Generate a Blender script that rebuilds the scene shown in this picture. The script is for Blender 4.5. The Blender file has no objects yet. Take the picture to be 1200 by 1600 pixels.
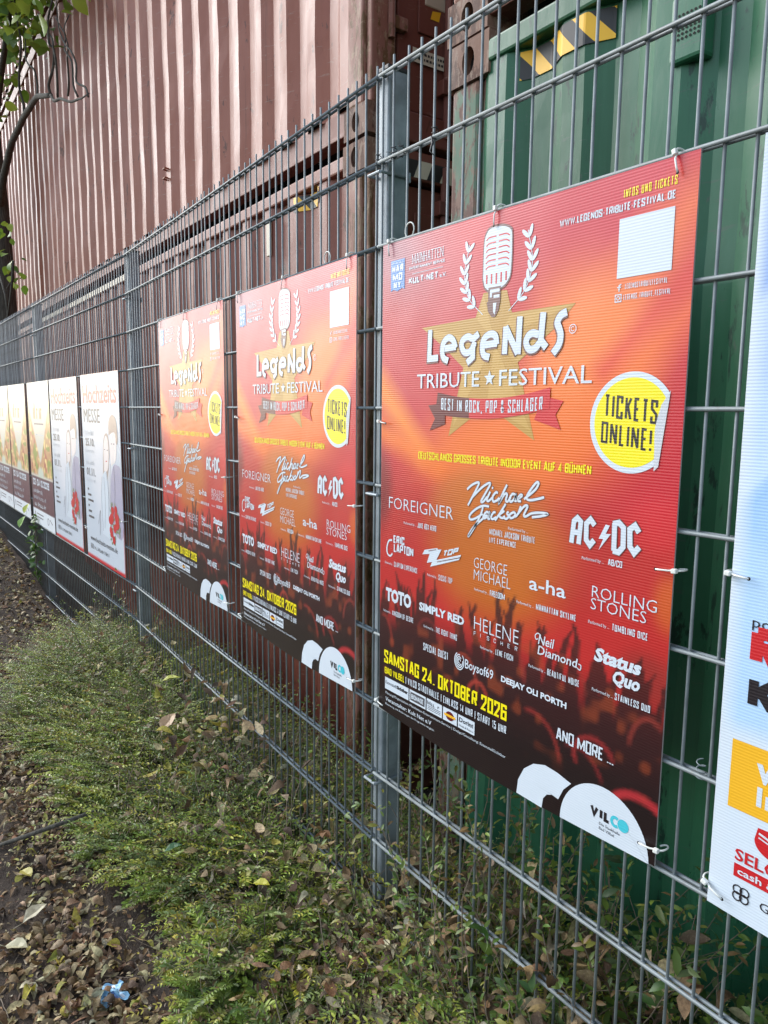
import bpy, bmesh, math, random
import numpy as np
from mathutils import Vector, Matrix

random.seed(7)
RNG = np.random.default_rng(11)
S = bpy.context.scene
COL = S.collection

# ------------------------------------------------------------------ camera
cam_d = bpy.data.cameras.new("camera")
cam = bpy.data.objects.new("camera", cam_d)
COL.objects.link(cam)
_r = Vector((0.5801, 0.8145, 0.0101)).normalized()
_f = Vector((-0.8066, 0.5753, -0.1365)).normalized()
_r = (_r - _f * _r.dot(_f)).normalized()
_u = _r.cross(_f)
cam.matrix_world = Matrix(((_r.x, _u.x, -_f.x, 1.525), (_r.y, _u.y, -_f.y, -1.094), (_r.z, _u.z, -_f.z, 1.191), (0, 0, 0, 1)))
cam_d.sensor_fit = 'VERTICAL'
cam_d.sensor_height = 24.0
cam_d.sensor_width = 24.0
cam_d.lens = 1139.46 / 1600 * 24.0
cam_d.clip_start = 0.02
cam_d.clip_end = 400
S.camera = cam

# ------------------------------------------------------------------ light
SUN_DIR = Vector((-0.76, -0.33, 0.56)).normalized()      # towards the brightest part of the sky
w = bpy.data.worlds.new("World")
S.world = w
w.use_nodes = True
nt = w.node_tree
sky = nt.nodes.new("ShaderNodeTexSky")
sky.sky_type = 'NISHITA'
sky.sun_disc = False
sky.sun_elevation = math.asin(SUN_DIR.z)
sky.sun_rotation = math.atan2(SUN_DIR.x, SUN_DIR.y)
sky.air_density = 1.2
sky.dust_density = 0.8
sky.ozone_density = 1.6
bg = nt.nodes["Background"]
bg.inputs[1].default_value = 0.15
hs = nt.nodes.new("ShaderNodeHueSaturation")               # thin cloud: the blue is washed out
hs.inputs['Saturation'].default_value = 0.62
nt.links.new(sky.outputs[0], hs.inputs['Color'])
nt.links.new(hs.outputs[0], bg.inputs[0])
sun_d = bpy.data.lights.new("sun", 'SUN')
sun_d.energy = 1.3
sun_d.angle = math.radians(42)
sun_d.color = (1.0, 0.975, 0.94)
sun = bpy.data.objects.new("sun", sun_d)
COL.objects.link(sun)
sun.rotation_euler = (-SUN_DIR).to_track_quat('-Z', 'Y').to_euler()
S.view_settings.view_transform = 'Standard'
S.view_settings.look = 'None'
S.view_settings.gamma = 1.0
S.view_settings.exposure = 1.2
S.cycles.max_bounces = 6
S.cycles.diffuse_bounces = 3
S.cycles.glossy_bounces = 3

# ------------------------------------------------------------------ helpers
def lin(c):
    f = lambda v: (v / 12.92) if v <= 0.04045 else ((v + 0.055) / 1.055) ** 2.4
    return tuple(f(x / 255.0) for x in c)

def mat(name, col=(0.5, 0.5, 0.5), rough=0.5, metal=0.0, spec=0.5, attr=None):
    m = bpy.data.materials.new(name)
    m.use_nodes = True
    b = m.node_tree.nodes["Principled BSDF"]
    b.inputs['Base Color'].default_value = (*col, 1)
    b.inputs['Roughness'].default_value = rough
    b.inputs['Metallic'].default_value = metal
    b.inputs['Specular IOR Level'].default_value = spec
    if attr:
        a = m.node_tree.nodes.new("ShaderNodeAttribute")
        a.attribute_name = attr
        m.node_tree.links.new(a.outputs['Color'], b.inputs['Base Color'])
    return m

class N:
    """tiny node-graph helper around one material"""
    def __init__(s, m):
        s.m = m; s.t = m.node_tree; s.b = s.t.nodes["Principled BSDF"]
        s.tc = s.t.nodes.new("ShaderNodeTexCoord")
    def link(s, a, b): s.t.links.new(a, b)
    def mapped(s, scale, coord='Object', loc=(0, 0, 0)):
        mp = s.t.nodes.new("ShaderNodeMapping")
        mp.inputs['Scale'].default_value = scale
        mp.inputs['Location'].default_value = loc
        s.link(s.tc.outputs[coord], mp.inputs[0])
        return mp.outputs[0]
    def noise(s, vec, scale, detail=5, rough=0.6, dist=0.0):
        n = s.t.nodes.new("ShaderNodeTexNoise")
        n.inputs['Scale'].default_value = scale
        n.inputs['Detail'].default_value = detail
        n.inputs['Roughness'].default_value = rough
        n.inputs['Distortion'].default_value = dist
        s.link(vec, n.inputs['Vector'])
        return n.outputs[0]
    def ramp(s, fac, stops):
        r = s.t.nodes.new("ShaderNodeValToRGB")
        el = r.color_ramp.elements
        while len(el) < len(stops): el.new(0.5)
        for e, (p, c) in zip(el, stops):
            e.position = p
            e.color = (*c, 1) if len(c) == 3 else c
        s.link(fac, r.inputs[0])
        return r.outputs[0]
    def mix(s, fac, a, b, mode='MIX'):
        n = s.t.nodes.new("ShaderNodeMix")
        n.data_type = 'RGBA'; n.blend_type = mode
        for sock, v in ((n.inputs[0], fac), (n.inputs[6], a), (n.inputs[7], b)):
            if isinstance(v, (int, float)): sock.default_value = v
            elif isinstance(v, tuple): sock.default_value = (*v, 1)
            else: s.link(v, sock)
        return n.outputs[2]
    def math(s, op, a, b=0.0):
        n = s.t.nodes.new("ShaderNodeMath"); n.operation = op
        for sock, v in ((n.inputs[0], a), (n.inputs[1], b)):
            if isinstance(v, (int, float)): sock.default_value = v
            else: s.link(v, sock)
        return n.outputs[0]
    def bump(s, h, strength=0.3, dist=0.01):
        n = s.t.nodes.new("ShaderNodeBump")
        n.inputs['Strength'].default_value = strength
        n.inputs['Distance'].default_value = dist
        s.link(h, n.inputs['Height'])
        s.link(n.outputs[0], s.b.inputs['Normal'])
    def color(s, c): s.link(c, s.b.inputs['Base Color'])
    def rough(s, c): s.link(c, s.b.inputs['Roughness'])
    def metal(s, c): s.link(c, s.b.inputs['Metallic'])

BLK, WHT = (0, 0, 0), (1, 1, 1)

class MB:
    """collects polygons; build() links them as one mesh object"""
    def __init__(s): s.v = []; s.f = []; s.mi = []
    def add(s, vs, fs, mi=0):
        o = len(s.v)
        s.v += [tuple(p) for p in vs]
        s.f += [tuple(i + o for i in f) for f in fs]
        s.mi += [mi] * len(fs)
    def box(s, x0, x1, y0, y1, z0, z1, mi=0):
        vs = [(x, y, z) for x in (x0, x1) for y in (y0, y1) for z in (z0, z1)]
        s.add(vs, [(0, 1, 3, 2), (4, 6, 7, 5), (0, 4, 5, 1), (2, 3, 7, 6), (0, 2, 6, 4), (1, 5, 7, 3)], mi)
    def bbox(s, x0, x1, y0, y1, z0, z1, b=0.004, mi=0):
        bm = bmesh.new()
        bmesh.ops.create_cube(bm, size=1.0)
        for v in bm.verts:
            v.co = Vector(((x0 + x1) / 2 + v.co.x * (x1 - x0), (y0 + y1) / 2 + v.co.y * (y1 - y0), (z0 + z1) / 2 + v.co.z * (z1 - z0)))
        bmesh.ops.bevel(bm, geom=bm.edges[:], offset=b, segments=2, affect='EDGES', profile=0.5)
        s.bm(bm, mi)
    def bm(s, bm, mi=0):
        bm.verts.index_update()
        s.add([v.co[:] for v in bm.verts], [[v.index for v in f.verts] for f in bm.faces], mi)
        bm.free()
    def tube(s, pts, rad, n=8, mi=0, cap=True):
        pts = [Vector(p) for p in pts]
        if not isinstance(rad, (list, tuple)): rad = [rad] * len(pts)
        o = len(s.v); prev = None
        for i, p in enumerate(pts):
            a = pts[max(i - 1, 0)]; b = pts[min(i + 1, len(pts) - 1)]
            d = (b - a).normalized()
            if prev is None:
                up = Vector((0, 0, 1)) if abs(d.z) < 0.9 else Vector((1, 0, 0))
                e1 = d.cross(up).normalized()
            else:
                e1 = (prev - d * prev.dot(d)).normalized()
            prev = e1; e2 = d.cross(e1)
            for k in range(n):
                t = 2 * math.pi * k / n
                s.v.append((p + (e1 * math.cos(t) + e2 * math.sin(t)) * rad[i])[:])
        for i in range(len(pts) - 1):
            for k in range(n):
                a = o + i * n + k; b = o + i * n + (k + 1) % n
                s.f.append((a, a + n, b + n, b)); s.mi.append(mi)
        if cap:
            s.f.append(tuple(o + k for k in range(n))); s.mi.append(mi)
            q = o + (len(pts) - 1) * n
            s.f.append(tuple(q + k for k in reversed(range(n)))); s.mi.append(mi)
    def build(s, name, mats, parent=None, smooth=False, norm=True):
        me = bpy.data.meshes.new(name)
        me.from_pydata(s.v, [], s.f)
        if not isinstance(mats, (list, tuple)): mats = [mats]
        for m in mats: me.materials.append(m)
        if len(mats) > 1: me.polygons.foreach_set('material_index', s.mi)
        if norm:
            bm = bmesh.new(); bm.from_mesh(me)
            bmesh.ops.recalc_face_normals(bm, faces=bm.faces[:])
            bm.to_mesh(me); bm.free()
        if smooth:
            me.polygons.foreach_set('use_smooth', [True] * len(me.polygons))
        me.update()
        o = bpy.data.objects.new(name, me)
        COL.objects.link(o)
        if parent is not None: o.parent = parent
        return o

def smooth_by_angle(o, deg=40):
    me = o.data
    me.polygons.foreach_set('use_smooth', [True] * len(me.polygons))
    bm = bmesh.new(); bm.from_mesh(me)
    for e in bm.edges:
        if len(e.link_faces) == 2 and e.calc_face_angle(0) > math.radians(deg): e.smooth = False
    bm.to_mesh(me); bm.free()

def empty(name, loc=(0, 0, 0), rz=0.0):
    o = bpy.data.objects.new(name, None)
    o.location = loc; o.rotation_euler = (0, 0, rz)
    o.empty_display_size = 0.1
    COL.objects.link(o)
    return o

def tag(o, label=None, cat=None, group=None, kind=None):
    if label: o['label'] = label
    if cat: o['category'] = cat
    if group: o['group'] = group
    if kind: o['kind'] = kind
    return o

def copy_tree(o, parent=None):
    c = o.copy(); COL.objects.link(c)
    if parent is not None: c.parent = parent
    for ch in o.children: copy_tree(ch, c)
    return c

# ------------------------------------------------------------------ terrain height
def zg(x, y):
    x = np.asarray(x, float); y = np.asarray(y, float)
    z = np.full(np.broadcast(x, y).shape, -0.43)
    z = z + np.clip(-4.6 - x, 0, 6) * 0.105
    z = z - np.clip((y - 0.05) / 0.4, 0, 1) * 0.18
    b = np.clip((y + 1.2) / 0.7, 0, 1) * np.clip((0.35 - y) / 0.3, 0, 1) * np.clip((x + 3.9) / 0.8, 0, 1)
    z = z + 0.06 * b
    z = z + 0.012 * np.sin(x * 3.1 + 1.3 * y) * np.cos(y * 4.3 - x) + 0.008 * np.sin(x * 7.7 - y * 6.1)
    return z

# ------------------------------------------------------------------ materials
def rust_paint(name, base, faded, rust, wear=0.62, rough=(0.32, 0.6), streak=True, chip=(0.30, 0.22, 0.17), lo=0.0):
    m = mat(name, base, 0.45, spec=0.42)
    n = N(m)
    big = n.noise(n.mapped((0.9, 0.9, 0.25)), 1.3, 4)
    c = n.mix(n.ramp(big, [(0.35, BLK), (0.7, WHT)]), base, faded)
    st = n.noise(n.mapped((14, 14, 0.5)), 2.0, 4, 0.6)
    c = n.mix(n.math('MULTIPLY', n.ramp(st, [(0.5, BLK), (0.75, WHT)]), 0.28), c, faded)
    fine = n.noise(n.mapped((5, 5, 1.6)), 3.2, 8, 0.72, 0.3)
    msk = n.ramp(fine, [(wear, BLK), (wear + 0.035, WHT)])
    c = n.mix(msk, c, rust)
    f2 = n.noise(n.mapped((9, 9, 3.0), loc=(3, 1, 7)), 4.0, 8, 0.75)
    c = n.mix(n.math('MULTIPLY', n.ramp(f2, [(wear + 0.05, BLK), (wear + 0.08, WHT)]), 0.7), c, chip)
    run = n.noise(n.mapped((22, 22, 0.35), loc=(5, 5, 2)), 1.6, 6, .7)
    pt = n.noise(n.mapped((1.6, 1.6, 0.8), loc=(2, 8, 1)), 1.2, 2)
    c = n.mix(n.math('MULTIPLY', n.math('MULTIPLY', n.ramp(run, [(.56, BLK), (.66, WHT)]), n.ramp(pt, [(.45, BLK), (.65, WHT)])), .75), c, rust)
    scr = n.noise(n.mapped((7, 7, 46), loc=(1, 1, 1)), 1.5, 5, .65, .8)
    c = n.mix(n.math('MULTIPLY', n.ramp(scr, [(.63, BLK), (.66, WHT)]), .45), c, chip)
    n.color(c)
    rr = n.noise(n.mapped((3, 3, 1)), 2.5, 5)
    n.rough(n.ramp(rr, [(0.3, (rough[0],) * 3), (0.75, (rough[1],) * 3)]))
    bumpn = n.noise(n.mapped((1, 1, 0.6)), 3.0, 3)
    bb = n.math('ADD', n.math('MULTIPLY', bumpn, 1.0), n.math('MULTIPLY', fine, 0.12))
    n.bump(bb, 0.35, 0.02)
    return m

M = {}
M['red'] = rust_paint('red_container_paint', (0.175, 0.044, 0.026), (0.240, 0.080, 0.052), (0.08, 0.028, 0.016), 0.60, (0.40, 0.58))
M['pink'] = rust_paint('faded_container_paint', (0.235, 0.062, 0.030), (0.305, 0.098, 0.056), (0.11, 0.034, 0.018), 0.605, (0.36, 0.54))
M['redend'] = rust_paint('red_door_paint', (0.15, 0.042, 0.028), (0.19, 0.07, 0.05), (0.09, 0.03, 0.015), 0.66, (0.4, 0.65))
M['redrail'] = rust_paint('brown_red_rail_paint', (0.17, 0.055, 0.036), (0.24, 0.10, 0.075), (0.08, 0.03, 0.018), 0.60, (0.45, 0.65))
M['redpost'] = rust_paint('worn_red_post_paint', (0.22, 0.085, 0.06), (0.31, 0.16, 0.12), (0.13, 0.065, 0.025), 0.50, (0.5, 0.8), chip=(0.33, 0.23, 0.15))
M['green'] = rust_paint('green_container_paint', (0.013, 0.090, 0.038), (0.045, 0.170, 0.098), (0.012, 0.045, 0.03), 0.585, (0.25, 0.5), chip=(0.075, 0.11, 0.085))
M['greenpost'] = rust_paint('worn_green_post_paint', (0.07, 0.14, 0.09), (0.14, 0.21, 0.15), (0.11, 0.045, 0.03), 0.48, (0.5, 0.8), chip=(0.22, 0.13, 0.09))
M['rust'] = rust_paint('rusty_casting', (0.17, 0.085, 0.055), (0.24, 0.14, 0.10), (0.09, 0.04, 0.025), 0.5, (0.6, 0.85))
M['dark'] = mat('dark_hollow', (0.012, 0.010, 0.009), 0.9)
M['gasket'] = mat('black_rubber', (0.02, 0.02, 0.02), 0.6)
M['yellow'] = mat('hazard_yellow', lin((236, 182, 40)), 0.45)
M['black'] = mat('hazard_black', lin((38, 38, 38)), 0.5)
M['offwhite'] = mat('dull_white_film', lin((205, 198, 178)), 0.55)
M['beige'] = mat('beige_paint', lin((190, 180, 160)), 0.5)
def _galv(name, base, r0, metal):
    m = mat(name, base, r0, metal)
    n = N(m)
    a = n.noise(n.mapped((1, 1, 1)), 9.0, 6, 0.65)
    c = n.mix(n.ramp(a, [(0.3, BLK), (0.7, WHT)]), tuple(x * 0.58 for x in base), tuple(min(1, x * 1.22) for x in base))
    d = n.noise(n.mapped((1, 1, 0.3)), 40.0, 4, 0.6)
    c = n.mix(n.math('MULTIPLY', n.ramp(d, [(0.62, BLK), (0.72, WHT)]), 0.5), c, (0.16, 0.13, 0.10))
    n.color(c)
    n.rough(n.ramp(a, [(0.3, (r0 - 0.1,) * 3), (0.7, (r0 + 0.12,) * 3)]))
    n.bump(d, 0.12, 0.002)
    return m
M['wire'] = _galv('galvanised_wire', (0.21, 0.245, 0.26), 0.5, 0.15)
M['post'] = _galv('galvanised_post', (0.30, 0.35, 0.385), 0.45, 0.2)
M['plastic'] = mat('black_plastic', (0.02, 0.02, 0.022), 0.5)
M['tie'] = mat('white_nylon', (0.74, 0.76, 0.72), 0.4)
M['rope'] = mat('red_thread', lin((190, 60, 60)), 0.7)
# printed film: fine horizontal flutes of the hollow board
def film(name, attr=None, col=(0.8, 0.8, 0.8), rough=0.30):
    m = mat(name, col, rough, attr=attr, spec=0.6)
    n = N(m)
    wv = n.t.nodes.new("ShaderNodeTexWave")
    wv.wave_type = 'BANDS'; wv.bands_direction = 'Z'
    wv.inputs['Scale'].default_value = 62.0
    wv.inputs['Distortion'].default_value = 0.0
    n.link(n.tc.outputs['Object'], wv.inputs['Vector'])
    n.b.inputs['Anisotropic'].default_value = 0.35            # the flutes smear reflections up and down
    tv = n.t.nodes.new("ShaderNodeCombineXYZ"); tv.inputs[2].default_value = 1.0
    n.link(tv.outputs[0], n.b.inputs['Tangent'])
    ns = n.noise(n.mapped((1, 1, 1)), 3.0, 2)
    h = n.math('ADD', n.math('MULTIPLY', wv.outputs[1], 0.06), n.math('MULTIPLY', ns, 1.6))
    n.bump(h, 0.35, 0.008)
    return m
M['film'] = film('printed_hollow_board', 'print')
M['pw'] = film('white_print', None, lin((206, 216, 226)))
M['py'] = film('yellow_print', None, lin((240, 224, 14)))
M['pk'] = film('black_print', None, lin((36, 30, 34)))
M['pgold'] = film('gold_print', None, lin((184, 142, 66)))
M['pgold2'] = film('pale_gold_print', None, lin((194, 154, 80)))
M['pred'] = film('red_print', None, lin((200, 36, 46)))
M['pdred'] = film('dark_red_print', None, lin((96, 22, 30)))
M['pblue'] = film('blue_print', None, lin((70, 130, 200)))
M['pcyan'] = film('cyan_print', None, lin((70, 190, 205)))
M['pgrey'] = film('grey_print', None, lin((110, 100, 110)))
M['pshadow'] = film('grey_outline_print', None, lin((112, 74, 70)))
M['porange'] = film('amber_print', None, lin((236, 178, 40)))
M['psalmon'] = film('salmon_print', None, lin((206, 84, 72)))
M['pdgrey'] = film('charcoal_print', None, lin((84, 82, 86)))
M['plgrey'] = film('pale_grey_print', None, lin((196, 200, 206)))
M['pmauve'] = film('mauve_print', None, lin((168, 164, 186)))
M['pskin'] = film('pale_skin_print', None, lin((232, 222, 220)))
M['pbrown'] = film('brown_print', None, lin((176, 156, 146)))
M['pplum'] = film('plum_print', None, lin((92, 52, 66)))
M['pcrim'] = film('crimson_print', None, lin((196, 34, 40)))
M['pleaf'] = film('leaf_print', None, lin((130, 140, 96)))
M['board_edge'] = mat('board_edge', (0.36, 0.33, 0.33), 0.6)

# ------------------------------------------------------------------ lettering and print
PW, PH = 841.0, 1189.0
def P3(u, v, l=1.0):
    """poster millimetres (from lower left) -> local metres; l = print layer"""
    return ((u - PW / 2) / 1000.0, -0.0004 * l, v / 1000.0)

def ribbon(mb, pts, t, l=2.0, mi=0, closed=False):
    """mitred flat stroke of width t along pts (mm)"""
    p = [np.array(q, float) for q in pts]
    q = [p[0]]
    for a in p[1:]:
        if np.hypot(*(a - q[-1])) > 1e-4: q.append(a)
    if closed and np.hypot(*(q[0] - q[-1])) < 1e-4: q.pop()
    n = len(q)
    if n < 2: return
    L, R = [], []
    for i in range(n):
        if closed: a, b = q[i - 1], q[(i + 1) % n]
        else: a, b = q[max(i - 1, 0)], q[min(i + 1, n - 1)]
        d1 = q[i] - a; d2 = b - q[i]
        if np.hypot(*d1) < 1e-9: d1 = d2
        if np.hypot(*d2) < 1e-9: d2 = d1
        d1 = d1 / np.hypot(*d1); d2 = d2 / np.hypot(*d2)
        n1 = np.array([-d1[1], d1[0]]); n2 = np.array([-d2[1], d2[0]])
        m = n1 + n2; k = np.hypot(*m)
        m = n1 if k < 0.3 else m / k
        s = min(1.0 / max(0.35, m @ n1), 1.9)
        L.append(q[i] + m * s * t / 2); R.append(q[i] - m * s * t / 2)
    vs = [P3(*a, l) for a in L] + [P3(*a, l) for a in R]
    e = n if closed else n - 1
    mb.add(vs, [(i, (i + 1) % n, n + (i + 1) % n, n + i) for i in range(e)], mi)

def poly(mb, pts, l=1.0, mi=0):
    mb.add([P3(*p, l) for p in pts], [tuple(range(len(pts)))], mi)

def ell(cx, cy, rx, ry, n=28, a0=0, a1=360, rot=0):
    o = []
    k = n if a1 - a0 >= 360 else n + 1
    for i in range(k):
        a = math.radians(a0 + (a1 - a0) * i / n)
        x, y = rx * math.cos(a), ry * math.sin(a)
        c, s = math.cos(math.radians(rot)), math.sin(math.radians(rot))
        o.append((cx + x * c - y * s, cy + x * s + y * c))
    return o

def spline(pts, k=6):
    p = [np.array(q, float) for q in pts]
    p = [2 * p[0] - p[1]] + p + [2 * p[-1] - p[-2]]
    o = []
    for i in range(1, len(p) - 2):
        for j in range(k):
            t = j / k
            a, b, c, d = p[i - 1:i + 3]
            o.append(0.5 * ((2 * b) + (c - a) * t + (2 * a - 5 * b + 4 * c - d) * t * t + (3 * b - a - 3 * c + d) * t ** 3))
    o.append(p[-2])
    return o

# block alphabet: strokes in a unit box, x = corner cut in x, y = corner cut in y
def glyphs(_X, _Y):
    _O = [(_X, 0), (1 - _X, 0), (1, _Y), (1, 1 - _Y), (1 - _X, 1), (_X, 1), (0, 1 - _Y), (0, _Y)]
    return {
     'A': (1.05, [[(0, 0), (.38, 1), (.62, 1), (1, 0)], [(.13, .3), (.87, .3)]]),
     'B': (1, [[(0, 0), (0, 1)], [(0, 1), (1 - _X, 1), (1, 1 - _Y), (1, .52 + _Y), (1 - _X, .52), (0, .52)], [(1 - _X, .52), (1, .52 - _Y), (1, _Y), (1 - _X, 0), (0, 0)]]),
     'C': (1, [[(1, .3), (1, _Y), (1 - _X, 0), (_X, 0), (0, _Y), (0, 1 - _Y), (_X, 1), (1 - _X, 1), (1, 1 - _Y), (1, .7)]]),
     'D': (1, [[(0, 0), (0, 1)], [(0, 1), (1 - _X, 1), (1, 1 - _Y), (1, _Y), (1 - _X, 0), (0, 0)]]),
     'E': (.84, [[(1, 1), (0, 1), (0, 0), (1, 0)], [(0, .52), (.85, .52)]]),
     'F': (.82, [[(1, 1), (0, 1), (0, 0)], [(0, .5), (.85, .5)]]),
     'G': (1, [[(1, .7), (1, 1 - _Y), (1 - _X, 1), (_X, 1), (0, 1 - _Y), (0, _Y), (_X, 0), (1 - _X, 0), (1, _Y), (1, .46), (.55, .46)]]),
     'H': (1, [[(0, 0), (0, 1)], [(1, 0), (1, 1)], [(0, .52), (1, .52)]]),
     'I': (.12, [[(.5, 0), (.5, 1)]]),
     'J': (.8, [[(1, 1), (1, _Y), (1 - _X, 0), (_X, 0), (0, _Y), (0, .3)]]),
     'K': (1, [[(0, 0), (0, 1)], [(1, 1), (.12, .45)], [(.35, .6), (1, 0)]]),
     'L': (.8, [[(0, 1), (0, 0), (1, 0)]]),
     'M': (1.4, [[(0, 0), (0, 1)], [(0, 1), (.5, .12), (1, 1)], [(1, 1), (1, 0)]]),
     'N': (1.05, [[(0, 0), (0, 1)], [(0, 1), (1, 0)], [(1, 0), (1, 1)]]),
     'O': (1, [_O, 'c']),
     'P': (1, [[(0, 0), (0, 1)], [(0, 1), (1 - _X, 1), (1, 1 - _Y), (1, .45 + _Y), (1 - _X, .45), (0, .45)]]),
     'Q': (1, [_O, 'c', [(.6, .22), (1.05, -.06)]]),
     'R': (1, [[(0, 0), (0, 1)], [(0, 1), (1 - _X, 1), (1, 1 - _Y), (1, .48 + _Y), (1 - _X, .48), (0, .48)], [(.55, .48), (1, 0)]]),
     'S': (1, [[(1, .72), (1, 1 - _Y), (1 - _X, 1), (_X, 1), (0, 1 - _Y), (0, .64), (1, .38), (1, _Y), (1 - _X, 0), (_X, 0), (0, _Y), (0, .28)]]),
     'T': (.9, [[(0, 1), (1, 1)], [(.5, 1), (.5, 0)]]),
     'U': (1, [[(0, 1), (0, _Y), (_X, 0), (1 - _X, 0), (1, _Y), (1, 1)]]),
     '\u00dc': (1, [[(0, 1), (0, _Y), (_X, 0), (1 - _X, 0), (1, _Y), (1, 1)], [(.22, 1.18), (.22, 1.30)], [(.78, 1.18), (.78, 1.30)]]),
     'V': (1.05, [[(0, 1), (.5, 0), (1, 1)]]),
     'W': (1.5, [[(0, 1), (.26, 0), (.5, .9), (.74, 0), (1, 1)]]),
     'X': (1.05, [[(0, 0), (1, 1)], [(0, 1), (1, 0)]]),
     'Y': (1.05, [[(0, 1), (.5, .45), (1, 1)], [(.5, .45), (.5, 0)]]),
     'Z': (.95, [[(0, 1), (1, 1), (0, 0), (1, 0)]]),
     '0': (1, [_O, 'c']),
     '1': (.5, [[(0, .78), (1, 1), (1, 0)]]),
     '2': (1, [[(0, .7), (0, 1 - _Y), (_X, 1), (1 - _X, 1), (1, 1 - _Y), (1, .62), (0, 0), (1, 0)]]),
     '3': (1, [[(0, .75), (0, 1 - _Y), (_X, 1), (1 - _X, 1), (1, 1 - _Y), (1, .62), (1 - _X, .52), (.4, .52)], [(1 - _X, .52), (1, .42), (1, _Y), (1 - _X, 0), (_X, 0), (0, _Y), (0, .25)]]),
     '4': (1.05, [[(.75, 0), (.75, 1), (0, .25), (1, .25)]]),
     '5': (1, [[(1, 1), (0, 1), (0, .55), (1 - _X, .58), (1, .5), (1, _Y), (1 - _X, 0), (_X, 0), (0, _Y), (0, .22)]]),
     '6': (1, [[(1, .78), (1, 1 - _Y), (1 - _X, 1), (_X, 1), (0, 1 - _Y), (0, _Y), (_X, 0), (1 - _X, 0), (1, _Y), (1, .48), (1 - _X, .57), (0, .52)]]),
     '9': (1, [[(0, .22), (0, _Y), (_X, 0), (1 - _X, 0), (1, _Y), (1, 1 - _Y), (1 - _X, 1), (_X, 1), (0, 1 - _Y), (0, .52), (_X, .43), (1, .48)]]),
     '.': (.06, [[(.5, -.02), (.5, .08)]]), ',': (.06, [[(.5, -.14), (.5, .08)]]),
     '-': (.5, [[(0, .42), (1, .42)]]), '_': (.8, [[(0, -.02), (1, -.02)]]), '|': (.08, [[(.5, -.1), (.5, 1.05)]]), '/': (.7, [[(0, 0), (1, 1)]]),
     '!': (.1, [[(.5, .32), (.5, 1)], [(.5, -.02), (.5, .12)]]), ':': (.06, [[(.5, .05), (.5, .18)], [(.5, .6), (.5, .73)]]),
     '&': (1.1, [[(1, 0), (.1, .8), (.25, 1), (.6, 1), (.7, .8), (0, .3), (.15, 0), (.6, 0), (1, .4)]]),
     ' ': (.42, []),
    }
G_CUT = glyphs(0.26, 0.11)
G_SQ = glyphs(0.0, 0.0)
def block(mb, text, u0, v0, u1, h, t, l=2.0, mi=0, v1=None, gap=None, serif=0, shear=0.0, arc=0.0):
    """block capitals from (u0,v0) to u1, cap height h, stroke t (mm); v1 tilts, arc sags the line"""
    n = len(text)
    thin = (' ', 'I', '.', ',', ':', '!', '|')
    wd = sum(glyphs(0, 0)[c][0] for c in text if c not in thin or c == ' ')
    g = t * 0.55 if gap is None else gap
    nt = sum(c in thin and c != ' ' for c in text)
    for _ in range(4):
        K = ((u1 - u0) - nt * t - (n - 1) * g) / wd if wd else 1.0
        if n > 3:
            t = min(t, 0.36 * K, 0.25 * h); g = min(g, 0.5 * t) if t > 0.13 * h else g
    K = ((u1 - u0) - nt * t - (n - 1) * g) / wd if wd else 1.0
    G = G_CUT if t < 0.2 * K else G_SQ
    ws = [0.0 if (c in thin and c != ' ') else (G[c][0] * K if c == ' ' else max(G[c][0] * K - t, 0.02)) for c in text]
    dv = 0 if v1 is None else (v1 - v0) / (u1 - u0)
    x = u0; j = 0
    for c, wx in zip(text, ws):
        i = 0; st = G[c][1]
        while i < len(st):
            pts = st[i]; cl = i + 1 < len(st) and st[i + 1] == 'c'
            def F(px, py):
                yy = t / 2 + py * (h - t); xx = x + t / 2 + px * wx + shear * yy
                f = (xx - u0) / (u1 - u0)
                return (xx, v0 + yy + dv * (xx - u0) - arc * 4 * f * (1 - f))
            ribbon(mb, [F(*p) for p in pts], t, l + 0.12 * j, mi, cl)
            j = (j + 1) % 4
            if serif and not cl:
                for px, py in (pts[0], pts[-1]):
                    if py in (0, 1):
                        a = F(px, py)
                        ribbon(mb, [(a[0] - serif, a[1]), (a[0] + serif, a[1])], t * 0.55, l + 0.5, mi)
            i += 2 if cl else 1
        x += wx + (0 if c == ' ' else t) + g

_tc = {}
def _font_mesh(text, bold):
    key = (text, bold)
    if key not in _tc:
        cu = bpy.data.curves.new("lettering", 'FONT')
        cu.body = text; cu.size = 1.0; cu.offset = bold; cu.resolution_u = 2; cu.fill_mode = 'FRONT'
        ob = bpy.data.objects.new("lettering", cu)
        COL.objects.link(ob)
        dg = bpy.context.evaluated_depsgraph_get()
        me = bpy.data.meshes.new_from_object(ob.evaluated_get(dg))
        v = np.array([q.co[:2] for q in me.vertices]); f = [tuple(p.vertices) for p in me.polygons]
        bpy.data.objects.remove(ob); bpy.data.curves.remove(cu); bpy.data.meshes.remove(me)
        _tc[key] = (v, f)
    return _tc[key]
CAPH = 0.729
def sans(mb, text, u0, v0, u1, h, l=2.0, mi=0, bold=0.0, shear=0.0, v1=None):
    """proportional sans lettering fitted from u0 to u1; h = capital height (mm)"""
    v, f = _font_mesh(text, bold)
    x0, x1 = v[:, 0].min(), v[:, 0].max()
    sx = (u1 - u0) / (x1 - x0); sy = h / CAPH
    yy = v[:, 1] * sy
    xx = u0 + (v[:, 0] - x0) * sx + shear * yy
    dv = 0 if v1 is None else (v1 - v0) / (u1 - u0)
    mb.add([P3(a, v0 + b + dv * (a - u0), l) for a, b in zip(xx, yy)], f, mi)

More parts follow.
